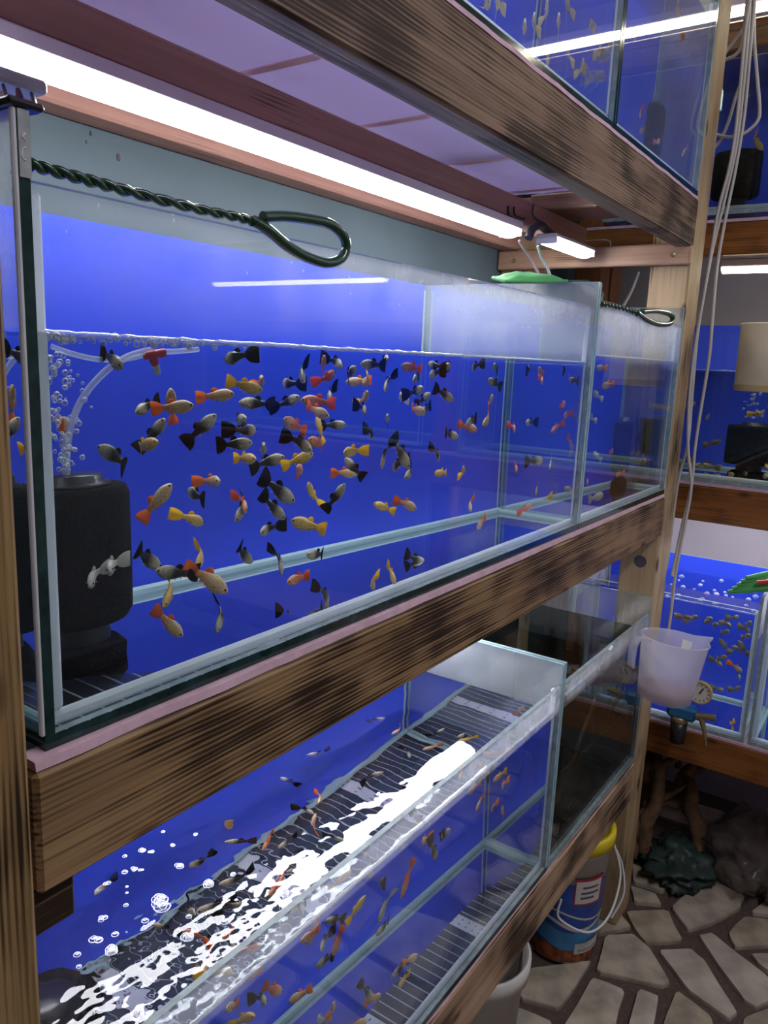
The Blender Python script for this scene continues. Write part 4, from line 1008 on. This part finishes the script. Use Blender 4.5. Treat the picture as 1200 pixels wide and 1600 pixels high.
shell(rr, 0.176, 0.255, math.radians(212), math.radians(262), 0.0016).build('red_panel', 'lab_red', lab)
pnl = shell(rr, 0.182, 0.247, math.radians(214), math.radians(256), 0.0022).build('text_panel', 'bucket_white', lab)
for k, (a, b, z) in enumerate([(224, 250, .226), (222, 252, .210), (222, 244, .196)]):
    o = shell(rr, z, z+0.006, math.radians(a), math.radians(b), 0.0027, n=8, m=1).build('text_line', 'lab_ink', lab)
shell(rr, 0.030, 0.062, math.radians(222), math.radians(276), 0.0026).build('white_panel', 'bucket_white', lab)
for z in (.036, .041): shell(rr, z, z+0.0018, math.radians(228), math.radians(268), 0.003, n=8, m=1).build('text_line', 'lab_ink', lab)
for s, drop in ((1, 0.15), (-1, 0.19)):
    ax_ = Vector((0.30, -0.955, 0)); nr = Vector((0.955, 0.30, 0))*(-1 if s > 0 else 1)
    pass
e1 = Vector((math.cos(math.radians(-62)), math.sin(math.radians(-62)), 0)); e2 = Vector((math.cos(math.radians(195)), math.sin(math.radians(195)), 0))
MB().tube(spline([e1*0.112+Vector((0, 0, .30)), e1*0.128+Vector((-.01, -.012, .22)), Vector((-.02, -.128, .15)), Vector((-.085, -.098, .125)), e2*0.118+Vector((0, 0, .15)), e2*0.112+Vector((0, 0, .2))], 8), 0.0032, 7).build('handle', 'white', bk)
e3 = Vector((math.cos(math.radians(-50)), math.sin(math.radians(-50)), 0))
MB().tube(spline([e3*0.112+Vector((0, 0, .29)), e3*0.140+Vector((.012, -.004, .22)), e3*0.150+Vector((.0, -.012, .14)), e3*0.125+Vector((-.012, -.014, .075))], 8), 0.0032, 7).build('hanging_strap', 'white', bk)
b2, rr2 = bucket((1.312, 0.116, 0.0), 'plain off-white bucket under the near part of lowest beam', 0.085, 0.103, 0.30, False)
MB().lathe([(0.104, 0.262), (0.112, 0.264), (0.113, 0.300), (0.107, 0.302)], 36).build('rim_band', 'bucket_white', b2)

# ------------------------------------------------------------------ clutter under the side rack
def lump(name, loc, sc, label, cat, mat, seed=0, amp=0.35, fr=2.2, seg=44, ring=26, flat=True):
    mb = MB().ball((0, 0, 0), 1.0, seg, ring)
    def f(p):
        q = p*(1+amp*noise.noise(p*fr+Vector((seed, 0, 0)))+amp*.5*noise.noise(p*fr*2.7+Vector((0, seed, 0)))+amp*.28*abs(noise.noise(p*fr*5+Vector((0, seed, 3)))))
        z = q.z*sc[2]
        if flat: z = max(z, -0.72*sc[2])
        return Vector((q.x*sc[0], q.y*sc[1], z))
    mb.xf(f); zmin = min(p[2] for p in mb.v); mb.xf(lambda p: p-Vector((0, 0, zmin)))
    o = bpy.data.objects.new(name, mb.mesh(name, mat)); COL.objects.link(o); o.location = loc; return tag(o, label, cat)
g1 = hit(1066, 1392, 'z', 0.0)
lump('plastic_bag', (g1.x+0.10, g1.y+0.035, 0.0), (0.125, 0.095, 0.042), 'crumpled dark green bag on the paving under the side rack', 'bag', 'bag_green', 2.0, 0.5, 2.6)
lump('plastic_bag', (2.43, -0.25, 0.0), (0.15, 0.12, 0.10), 'clear crumpled plastic bag behind the green bag', 'bag', 'clearbag', 5.0, 0.45, 2.4)
random.seed(21)
DR = [((2.30, 0.02), (2.36, 0.06), .30, 'tall forked'), ((2.36, -0.10), (2.45, -0.02), .26, 'upright pale'), ((2.26, 0.08), (2.45, -0.04), .14, 'short leaning'), ((2.30, -0.34), (2.52, -0.28), .16, 'gnarled right-hand'), ((2.28, -0.40), (2.46, -0.46), .10, 'low flat right-hand'), ((2.45, 0.10), (2.50, 0.0), .32, 'rearmost dark')]
for i, (a, b, hgt, nm) in enumerate(DR):
    P = []; R = []
    for k in range(9):
        t = k/8; P.append((a[0]+(b[0]-a[0])*t+random.uniform(-.02, .02), a[1]+(b[1]-a[1])*t+random.uniform(-.02, .02), 0.02+hgt*math.sin(t*math.pi*.75)+random.uniform(-.012, .012))); R.append(0.020*(1-.6*t)+random.uniform(0, .008))
    mb = MB().tube(spline(P, 4), [R[min(8, j//4)]*(1+.25*noise.noise((j*.7, i, 0))) for j in range(33)], 9)
    q = Vector(P[4]); mb.tube(spline([q, q+Vector((.02, -.05, .04)), q+Vector((.01, -.09, .09))], 4), [.013, .012, .012, .011, .010, .009, .008, .006, .004], 7)
    mb.xf(lambda p: Vector((p.x, p.y, max(p.z, 0.001))))
    tag(mb.build('driftwood', 'drift'), nm+' driftwood branch under the side rack', 'driftwood')
# driftwood in the murky tank
P = [(1.60, 0.22, ZL+.02), (1.64, 0.18, ZL+.08), (1.66, 0.15, ZL+.16), (1.70, 0.12, ZL+.24), (1.71, 0.10, ZL+.30)]
tag(MB().tube(spline(P, 5), [.02-.0006*k for k in range(21)], 8).build('driftwood', 'drift'), 'driftwood branch standing in the murky tank', 'driftwood')
# ------------------------------------------------------------------ fish
def fishmat(name, front, back, split, w=0.10, belly=0.25, rough=0.32, spot=0.35):
    m, nt, out = newmat(name)
    p = N(nt, 'BsdfPrincipled'); p.inputs['Roughness'].default_value = rough; p.inputs['Specular IOR Level'].default_value = 0.6
    tc = nt.nodes.new('ShaderNodeTexCoord'); sx = N(nt, 'SeparateXYZ'); L(nt, tc.outputs['Object'], sx.inputs[0])
    n = N(nt, 'TexNoise', Scale=14.0, Detail=3.0); L(nt, tc.outputs['Object'], n.inputs['Vector'])
    ma = N(nt, 'Math', operation='MULTIPLY_ADD'); ma.inputs[1].default_value = 0.12; L(nt, n.outputs['Fac'], ma.inputs[0]); L(nt, sx.outputs[0], ma.inputs[2])
    mr = N(nt, 'MapRange'); mr.inputs[1].default_value = split-w+.06; mr.inputs[2].default_value = split+w+.06; L(nt, ma.outputs[0], mr.inputs[0])
    mx = N(nt, 'Mix', data_type='RGBA'); L(nt, mr.outputs[0], mx.inputs[0]); mx.inputs[6].default_value = rgba(back); mx.inputs[7].default_value = rgba(front)
    v = N(nt, 'TexVoronoi', Scale=34.0); L(nt, tc.outputs['Object'], v.inputs['Vector'])
    vr = ramp(nt, v.outputs['Distance'], [(0.15, 1.0+spot*.3), (0.6, 1.0-spot)])
    mm = N(nt, 'Mix', data_type='RGBA', blend_type='MULTIPLY'); mm.inputs[0].default_value = 1.0; L(nt, mx.outputs[2], mm.inputs[6]); L(nt, vr.outputs[0], mm.inputs[7])
    L(nt, mm.outputs[2], p.inputs['Base Color']); L(nt, p.outputs[0], out.inputs[0]); return m
def finmat(name, c, clear=0.12):
    m, nt, out = newmat(name)
    d = N(nt, 'BsdfDiffuse'); d.inputs[0].default_value = rgba(c); t = N(nt, 'BsdfTranslucent'); t.inputs[0].default_value = rgba(c)
    a = N(nt, 'MixShader'); a.inputs[0].default_value = 0.4; L(nt, d.outputs[0], a.inputs[1]); L(nt, t.outputs[0], a.inputs[2])
    tr = N(nt, 'BsdfTransparent'); s = N(nt, 'MixShader'); s.inputs[0].default_value = clear; L(nt, a.outputs[0], s.inputs[1]); L(nt, tr.outputs[0], s.inputs[2])
    L(nt, s.outputs[0], out.inputs[0]); return m
M['eye'] = plain('eye', (0.01, 0.01, 0.012), 0.1)
KIND = {
 'K': (fishmat('fish_grey', (0.54, 0.47, 0.33), (0.014, 0.014, 0.018), 0.16), finmat('fin_black', (0.012, 0.012, 0.016), 0.03), 'grey black-tailed fish'),
 'O': (fishmat('fish_peach', (0.82, 0.55, 0.30), (0.85, 0.36, 0.12), -0.02), finmat('fin_orange', (0.85, 0.20, 0.04)), 'cream orange-tailed fish'),
 'Y': (fishmat('fish_gold', (0.84, 0.54, 0.17), (0.85, 0.48, 0.06), 0.0), finmat('fin_yellow', (0.90, 0.55, 0.03)), 'golden yellow-tailed fish'),
 'R': (fishmat('fish_red', (0.84, 0.36, 0.20), (0.80, 0.16, 0.05), 0.12), finmat('fin_red', (0.80, 0.13, 0.03)), 'reddish fish'),
 'S': (fishmat('fish_pale', (0.66, 0.60, 0.50), (0.60, 0.55, 0.46), 0.0), finmat('fin_pale', (0.62, 0.58, 0.5), 0.35), 'pale silvery fish'),
 'B': (fishmat('fish_brown', (0.42, 0.33, 0.20), (0.26, 0.20, 0.12), 0.0), finmat('fin_brown', (0.30, 0.24, 0.14), 0.2), 'brown fish'),
 'A': (fishmat('angel_body', (0.78, 0.66, 0.42), (0.72, 0.58, 0.34), 0.0), finmat('angel_fin', (0.75, 0.62, 0.38), 0.25), 'slender yellowish angelfish'),
}
PROF = [(0.50, .004, .004, -.010), (0.485, .026, .022, -.008), (0.44, .056, .044, -.004), (0.37, .086, .060, 0), (0.28, .110, .066, .002), (0.17, .116, .063, .002), (0.06, .098, .052, .006), (-.05, .072, .037, .012), (-.14, .053, .024, .016), (-.20, .047, .015, .017), (-.235, .046, .008, .017)]
def bendfn(k):
    def f(p):
        q = max(0.0, 0.15-p.x); return Vector((p.x, p.y+k*q*q*1.6, p.z))
    return f
def sheetfin(mb, top, bot, th):
    """thin fin between two rows of points"""
    n = len(top); vs = []; fs = []
    for s in (1, -1):
        for a, b in zip(top, bot): vs += [(a[0], s*th, a[1]), (b[0], s*th*.6, b[1])]
    o = 2*n
    for i in range(n-1):
        fs += [(2*i, 2*i+1, 2*i+3, 2*i+2), (o+2*i, o+2*i+2, o+2*i+3, o+2*i+1)]
    fs += [(0, o, o+1, 1), (2*n-2, 2*n-1, o+2*n-1, o+2*n-2)]
    for i in range(n-1): fs += [(2*i, 2*i+2, o+2*i+2, o+2*i), (2*i+1, o+2*i+1, o+2*i+3, 2*i+3)]
    mb.add(vs, fs, 0, True)
def fishmeshes(kind, k, tall=1.0, fan=1.0):
    bm = MB(); n = 10; vs = []; fs = []
    for (x, h, w, z) in PROF:
        for q in range(n):
            a = 2*math.pi*q/n; vs.append((x, w*math.cos(a), z+h*tall*math.sin(a)*(1.0 if math.sin(a) > 0 else 1.08)))
    m = len(PROF)
    for i in range(m-1):
        for q in range(n): fs.append((i*n+q, (i+1)*n+q, (i+1)*n+(q+1) % n, i*n+(q+1) % n))
    fs += [tuple(range(n)), tuple(range((m-1)*n, m*n))[::-1]]
    bm.add([(x, y*1.25, z) for x, y, z in vs], fs, 0, True)
    for s in (-1, 1): bm.ball((0.435, s*.058, .016), .024, 7, 5, 1, sc=(1, .55, 1))
    # pectoral and pelvic fins
    for s in (-1, 1):
        vs = [(0.27, s*.058, -.02), (0.24, s*.060, -.045), (0.16, s*.115, -.075), (0.20, s*.11, -.03)]
        bm.add(vs, [(0, 1, 2, 3)], 2)
        vs = [(0.10, s*.025, -.09), (0.03, s*.02, -.09), (0.01, s*.035, -.155)]
        bm.add(vs, [(0, 1, 2)], 2)
    bm.add([(-.02, 0, -.075), (-.10, 0, -.05), (-.12, 0, -.125)], [(0, 1, 2)], 2)
    bm.xf(bendfn(k))
    tm = MB(); tp = []; bt = []
    for i in range(6):
        t = i/5; x = -.215-.285*t; h = .046+.085*fan*math.sin(min(1, t*1.05)**.8*math.pi*.56); tp.append((x-(0.018*math.sin(t*3.1)), .017+h)); bt.append((x, .017-h))
    sheetfin(tm, tp, bt, .006); tm.xf(bendfn(k))
    dm = MB(); tp = []; bt = []
    for i in range(4):
        t = i/3; x = .10-.16*t; tp.append((x-.06, (.115-.04*t)*tall+(.075 if 0 < i < 3 else .03))); bt.append((x, (.085-.035*t)*tall))
    sheetfin(dm, tp, bt, .004); dm.xf(bendfn(k))
    if kind == 'A':   # long trailing fins
        for (x, z, x2, z2) in ((-.02, .09*tall, -.78, .34), (-.04, -.09*tall, -.84, -.36), (.12, -.1*tall, -.62, -.20)):
            e = MB(); sheetfin(e, [(x+.07, z*.9), (x+.01, z+(z2-z)*.45), (x2, z2)], [(x-.10, z*.8), (x-.12, z+(z2-z)*.35), (x2-.01, z2-.01)], .003); dm.add(e.v, e.f, 0, True)
    body, fin, _ = KIND[kind]
    return (bm.mesh('guppy', [body, M['eye'], fin if kind != 'K' else KIND['S'][1]]), tm.mesh('tail_fin', fin), dm.mesh('dorsal_fin', fin))
FM = {}
for kd in KIND:
    for bi, bk_ in enumerate((-.55, 0.0, .6)):
        FM[(kd, bi)] = fishmeshes(kd, bk_, 1.75 if kd == 'A' else 1.30, 1.9 if kd in 'KB' else 1.35)
FISH = []    # (object, kind, px, tank key, heading)
def place_fish(kind, hx, hy, tx, ty, ax, val, depth, Lm=0.040, key='', dmax=0.335, name='guppy', parts=True):
    sd = (hx*7.13+hy*3.7+tx*1.9) % 1.0
    cu, cv = (hx+tx)/2, (hy+ty)/2; a = AX[ax]
    d = depth
    for it in range(7):
        Pc = wat(cu, cv, ax, val, d); dc = wray(cu, cv, ax, val)[1]
        def on(u, v):
            P, r = wray(u, v, ax, val); return P+r*((Pc-P).dot(dc)/r.dot(dc))
        vv = on(hx, hy)-on(tx, ty); l = vv.length
        if l <= Lm*1.18 or d < 0.03: break
        d *= 0.75
    Lf = max(Lm, l)
    s = -1 if sd < .72 else 1
    if l < Lf*0.97: vv = vv + dc*s*math.sqrt(max(0, Lf*Lf-l*l))*0.92
    f = vv.normalized()
    up = Vector((0, 0, 1)); up = up-f*up.dot(f)
    if up.length < 0.35:
        up2 = dc.cross(f); up2 = up2 if up2.z >= 0 else -up2; up = up+up2*0.6
    up.normalize(); y = up.cross(f).normalized(); up = f.cross(y)
    R = Matrix((f, y, up)).transposed()
    fm = FM[(kind, int(sd*97) % 3)]
    o = bpy.data.objects.new(name, fm[0]); COL.objects.link(o)
    o.matrix_world = Matrix.Translation(Pc) @ R.to_4x4() @ Matrix.Scale(Lf*1.06, 4)
    if parts:
        for me, nm in ((fm[1], 'tail_fin'), (fm[2], 'dorsal_fin')):
            c = bpy.data.objects.new(nm, me); COL.objects.link(c); c.parent = o
    ang = math.degrees(math.atan2(-(hy-ty), hx-tx))
    if l < Lf*0.55: hd = 'facing viewer' if s < 0 else 'facing away'
    elif -35 < ang < 35: hd = 'heading right'
    elif ang > 145 or ang < -145: hd = 'heading left'
    elif ang > 0: hd = 'pointing up'
    else: hd = 'pointing down'
    FISH.append((o, kind, (cu, cv), key, hd)); return o
def school(data, ox, oy, z, ax, val, key, dlo=0.03, dhi=0.26, **kw):
    for i, (hx, hy, tx, ty, kd) in enumerate(data):
        q = abs(math.sin(hx*12.9898+hy*78.233)*43758.5453) % 1.0
        place_fish(kd, ox+hx/z, oy+hy/z, ox+tx/z, oy+ty/z, ax, val, dlo+(dhi-dlo)*q, key=key, **kw)
M1 = [(570,275,475,215,'K'),(320,540,228,560,'O'),(640,490,745,440,'K'),(905,460,715,480,'O'),(800,385,810,545,'O'),(1095,405,925,425,'O'),(770,525,675,660,'K'),(735,630,610,670,'Y'),(1010,505,870,640,'K'),(465,655,630,750,'K'),(800,830,665,1000,'O'),(1025,815,960,815,'O'),(885,860,955,905,'K'),(950,1010,850,975,'Y'),(530,1135,540,1150,'S'),(1150,520,1075,540,'K'),(1195,575,1100,580,'K'),(1180,635,1020,650,'K')]
M2 = [(10,185,105,160,'K'),(178,330,15,290,'Y'),(175,275,178,312,'O'),(375,285,340,195,'K'),(280,295,335,302,'K'),(75,385,235,400,'K'),(350,360,245,412,'K'),(470,175,460,245,'R'),(515,245,460,295,'R'),(550,215,500,180,'K'),(575,290,690,285,'O'),(645,205,755,215,'K'),(620,225,550,275,'K'),(650,300,705,260,'Y'),(765,180,745,192,'K'),(755,330,770,250,'K'),(500,375,480,310,'K'),(365,375,520,395,'R'),(490,450,370,405,'O'),(435,450,465,580,'Y'),(285,465,380,525,'R'),(570,490,450,495,'K'),(410,610,305,540,'K'),(400,560,485,595,'R'),(672,340,650,395,'Y'),(660,430,650,400,'K'),(765,450,768,487,'K'),(830,350,825,378,'S'),(690,550,698,510,'K'),(565,620,635,612,'Y'),(570,650,650,745,'K'),(625,720,505,715,'O'),(415,625,275,688,'Y'),(145,650,50,650,'Y'),(280,640,125,690,'K'),(185,590,185,632,'S'),(345,690,385,725,'R'),(330,850,170,745,'K'),(285,930,170,825,'K'),(55,940,125,820,'K'),(100,895,90,820,'R'),(395,765,430,870,'Y'),(565,770,480,900,'K'),(320,940,475,985,'Y'),(175,995,240,960,'K'),(705,860,800,900,'Y'),(900,885,810,840,'O'),(835,215,935,235,'R'),(890,280,912,262,'K'),(960,205,1020,222,'K'),(1040,215,1078,222,'K'),(968,262,1000,240,'K'),(1165,225,1192,205,'K'),(930,320,870,352,'K'),(965,345,900,398,'K'),(1075,375,985,320,'K'),(940,430,858,415,'O'),(925,435,968,402,'K'),(1185,515,1100,488,'R'),(1140,485,1182,462,'K'),(1095,545,1020,532,'K'),(740,690,758,568,'K'),(868,690,785,552,'K'),(795,695,830,660,'K'),(850,738,905,685,'K'),(1005,655,998,595,'K'),(988,720,1060,715,'Y'),(1122,690,1126,735,'Y'),(130,1135,42,1055,'K'),(270,1185,258,1062,'K'),(392,1100,487,1102,'K'),(942,1138,848,1106,'K')]
M3 = [(215,272,232,300,'K'),(190,340,250,375,'K'),(208,415,190,465,'O'),(165,548,212,508,'Y'),(372,285,392,302,'K'),(425,290,448,315,'O'),(440,350,448,328,'O'),(540,290,560,302,'K'),(568,340,612,347,'K'),(548,448,525,470,'R'),(312,575,304,552,'R'),(368,540,398,540,'K'),(485,585,528,545,'R'),(545,510,565,498,'R'),(588,672,560,605,'O'),(570,692,592,680,'R'),(445,718,362,726,'K'),(478,755,486,700,'S'),(322,765,312,738,'R'),(412,875,420,828,'B'),(465,915,466,882,'Y'),(390,928,342,962,'R'),(545,848,595,864,'O'),(108,950,92,898,'O'),(138,1035,176,985,'O')]
M4 = [(600,85,488,18,'K'),(590,100,742,122,'K'),(738,85,778,0,'Y'),(852,178,702,78,'O'),(615,228,672,118,'Y'),(682,342,578,248,'O'),(340,152,352,90,'S'),(412,98,415,66,'S'),(815,325,850,202,'K'),(1090,305,1076,240,'K'),(1080,142,1158,118,'R')]
M8 = [(268,218,252,156,'K'),(442,164,428,118,'Y'),(522,148,493,75,'Y')]
FY = 0.0086
school(M1, 0, 480, 3.0, 'y', FY, 'mid'); school(M2, 350, 500, 3.0, 'y', FY, 'mid'); school(M3, 700, 480, 3.0, 'y', FY, 'mid', dlo=.02, dhi=.15)
school(M4, 0, 850, 2.4, 'y', FY, 'mid', dlo=.02, dhi=.09); school(M8, 400, 850, 2.4, 'y', FY, 'mid', dlo=.02, dhi=.08)
T2M = [(698,285,738,285,'O'),(722,370,778,362,'O'),(683,395,712,432,'S'),(672,505,676,535,'S'),(682,680,718,722,'S'),(788,788,818,778,'R'),(655,812,650,835,'O'),(728,878,660,905,'S'),(915,690,914,722,'O'),(770,668,772,685,'R')]
school(T2M, 700, 480, 3.0, 'y', FY, 'mid2', dlo=.02, dhi=.10)
# lowest tank: through the surface, then through the front pane
ZS = ZW
U1 = [(750,365,675,380,'K'),(390,540,500,525,'K'),(265,645,350,680,'K'),(790,440,850,408,'O'),(1030,415,968,460,'K'),(1125,440,1060,490,'K'),(870,548,855,498,'K'),(935,515,1025,490,'O'),(745,620,630,655,'K'),(440,760,465,715,'O'),(415,815,350,770,'K'),(430,815,400,908,'O'),(25,880,15,825,'Y'),(5,945,150,940,'K'),(185,985,235,890,'R'),(260,975,340,910,'K'),(560,940,465,915,'K'),(440,1020,350,965,'K')]
U2 = [(740,310,850,270,'K'),(300,440,398,355,'K'),(880,395,1050,350,'K'),(780,520,960,460,'K'),(990,485,850,515,'K'),(565,575,690,625,'K'),(770,535,690,480,'K'),(700,612,850,645,'R'),(860,655,965,632,'R'),(1120,440,1195,340,'R'),(800,800,830,745,'O')]
U3 = [(240,150,325,140,'K'),(205,195,250,122,'R'),(165,240,232,192,'R'),(45,262,-10,285,'K')]
for dat, ox, oy, z in ((U1, 350, 1000, 3.0), (U2, 50, 1250, 3.0), (U3, 350, 1300, 2.4)):
    for i, (hx, hy, tx, ty, kd) in enumerate(dat):
        hx, tx = ox+hx/z, ox+tx/z; hy, ty = oy+hy/z, oy+ty/z
        q = abs(math.sin(hx*12.9898+hy*78.233)*43758.5453) % 1.0
        dd = 0.015+0.09*q
        for it in range(8):
            P = wat((hx+tx)/2, (hy+ty)/2, 'z', ZS, dd)
            if P.y < 0.325: break
            dd *= 0.7
        place_fish(kd, hx, hy, tx, ty, 'z', ZS, dd, key='lowtop', Lm=0.038)
V3 = [(665,245,712,100,'R'),(580,342,624,208,'S'),(530,240,462,342,'Y'),(572,382,632,330,'K'),(410,460,446,355,'R'),(350,500,412,462,'K'),(245,635,328,588,'O'),(410,645,416,682,'O'),(355,695,368,716,'S'),(630,540,700,478,'K'),(725,462,672,492,'O'),(655,578,696,528,'Y'),(560,632,508,565,'K'),(588,612,528,645,'O'),(595,185,578,202,'K'),(792,98,776,36,'K'),(818,16,842,-6,'K'),(112,690,40,706,'Y'),(215,600,150,580,'R'),(155,640,130,605,'K'),(365,440,380,378,'K'),(745,36,760,26,'O'),(535,712,480,714,'O')]
V4 = [(362,810,425,762,'Y'),(405,838,414,815,'O'),(283,945,320,868,'O'),(357,950,362,920,'O'),(402,932,412,978,'O'),(158,1040,115,1075,'K'),(96,1175,68,1092,'K')]
school(V3, 350, 1300, 2.4, 'y', FY, 'lowfront', dlo=.02, dhi=.11, Lm=0.042); school(V4, 650, 950, 3.0, 'y', FY, 'lowfront', dlo=.03, dhi=.16, Lm=0.042)
# upper tank: angelfish, and orange fish in the corner tank
AN = [(350,22,358,-5,'A'),(466,96,470,50,'A'),(506,78,510,8,'A'),(546,96,546,52,'A'),(575,40,572,-10,'A'),(660,88,648,48,'A'),(572,195,578,138,'A'),(510,205,512,178,'A'),(672,180,676,142,'A'),(616,240,624,186,'A'),(438,108,440,74,'A'),(310,-20,330,10,'A')]
for (tx, ty, hx, hy, kd) in AN: place_fish(kd, 600+hx/2, hy/2, 600+tx/2, ty/2, 'y', FY, 0.05+0.1*((hx*.37) % 1), key='top', Lm=0.05, name='angelfish')
CN = [(742,100,748,108,'O'),(785,125,782,100,'O'),(918,5,922,30,'R'),(915,15,935,125,'R'),(800,365,802,330,'R'),(800,412,815,404,'B'),(862,440,850,448,'O'),(930,486,950,458,'O')]
for (hx, hy, tx, ty, kd) in CN: place_fish(kd, 600+hx/2, hy/2, 600+tx/2, ty/2, 'y', FY, 0.06, key='top2', Lm=0.035)
# side rack
place_fish('Y', 1192, 233, 1171, 212, 'x', 2.2436, 0.03, key='sidetop', Lm=.06)
SMF = [(255,712,272,706,'S'),(300,800,250,812,'B'),(362,882,378,866,'S'),(440,1005,365,1028,'B'),(650,855,620,862,'Y'),(668,868,640,850,'S'),(240,1125,205,1150,'B'),(300,1140,345,1128,'B'),(345,1135,410,1150,'B'),(440,1200,375,1192,'S'),(508,1188,455,1190,'O'),(580,1180,550,1192,'B'),(690,1150,668,1140,'Y'),(690,1200,650,1190,'S'),(215,1118,250,1108,'B')]
school(SMF, 1000, 400, 3.48, 'x', 2.2436, 'sidemid', dlo=.02, dhi=.09, Lm=.045)
SLF = [(790,570,740,560,'B'),(700,545,745,575,'B'),(860,590,905,580,'B'),(930,600,880,615,'B'),(960,590,915,600,'B'),(1000,610,960,590,'B'),(900,570,850,575,'B'),(940,680,985,745,'B'),(1040,690,1085,755,'B'),(1010,720,1060,745,'B'),(1105,660,1060,675,'B'),(975,775,930,790,'B'),(950,820,915,790,'B'),(1060,855,1005,815,'O'),(1050,895,1040,860,'B'),(960,955,920,950,'B'),(1050,940,1020,955,'B'),(985,1155,1020,1120,'Y'),(915,1150,925,1130,'S'),(1110,590,1080,610,'B'),(1040,560,1010,575,'B'),(820,560,780,575,'B'),(1100,640,1075,620,'B'),(990,640,950,650,'B')]
school(SLF, 850, 800, 3.43, 'x', 2.2436, 'sidelow', dlo=.02, dhi=.12, Lm=.045)

# labels: kind + heading + place, then a rank where that still leaves several
TKN = {'mid': 'guppy tank', 'mid2': 'small middle tank', 'lowtop': 'open lowest tank', 'lowfront': 'lowest tank', 'top': 'upper tank', 'top2': 'upper corner tank', 'sidetop': 'side rack upper tank', 'sidemid': 'side rack middle tank', 'sidelow': 'side rack lower tank'}
def where(key, u, v):
    if key == 'mid':
        wl = 512+(u-75)*0.07
        ver = 'by waterline' if v-wl < 75 else ('near tank floor' if v > 870-0.0*u else 'mid-water')
        hor = 'by large sponge filter' if u < 215 else ('left of shoal' if u < 400 else ('shoal centre' if u < 560 else ('right of shoal' if u < 720 else 'toward far end')))
        return ver+', '+hor
    if key == 'lowtop': return ''+('near far end' if u > 560 else ('over ribbed floor' if v < 1330 else 'among floating bubbles'))
    if key == 'lowfront': return 'behind pane, '+('near far corner' if u > 690 else ('mid-length' if u > 500 else 'near end'))
    return ''
ORD = ['', 'leftmost', 'second from left', 'third from left', 'fourth from left', 'fifth from left', 'sixth from left', 'seventh from left', 'eighth from left', 'ninth from left', 'tenth from left', 'eleventh from left', 'twelfth from left']
grp = {}
for rec in FISH:
    o, kd, (u, v), key, hd = rec
    w_ = where(key, u, v)
    base = KIND[kd][2]+' '+hd+(', '+w_ if w_ else '')+(' of ' if key not in ('mid', 'lowtop', 'lowfront') else ', ')+TKN[key]
    grp.setdefault(base.replace(' of ', ' in ') if key not in ('mid', 'lowtop', 'lowfront') else base, []).append(rec)
GN = {'mid': 'guppies in the middle tank', 'mid2': 'fish in the small middle tank', 'lowtop': 'guppies in the lowest tank', 'lowfront': 'guppies in the lowest tank', 'top': 'angelfish in the upper tank', 'top2': 'fish in the upper corner tank', 'sidetop': 'fish in the side rack', 'sidemid': 'fish in the side rack', 'sidelow': 'fish in the side rack'}
for base, rs in grp.items():
    rs.sort(key=lambda r: r[2][0])
    for i, (o, kd, uv, key, hd) in enumerate(rs):
        lb = base if len(rs) == 1 else base+', '+ORD[min(12, i+1)]
        if len(lb.split()) > 16: lb = lb.replace(' from left', '')+' from left' if len(rs) == 1 else lb.replace('golden yellow-tailed', 'golden').replace('grey black-tailed', 'black-tailed').replace('cream orange-tailed', 'orange-tailed')
        if len(lb.split()) > 16: lb = lb.replace(', guppy tank', '').replace(', open lowest tank', ', lowest tank')
        tag(o, lb, 'fish', GN[key])
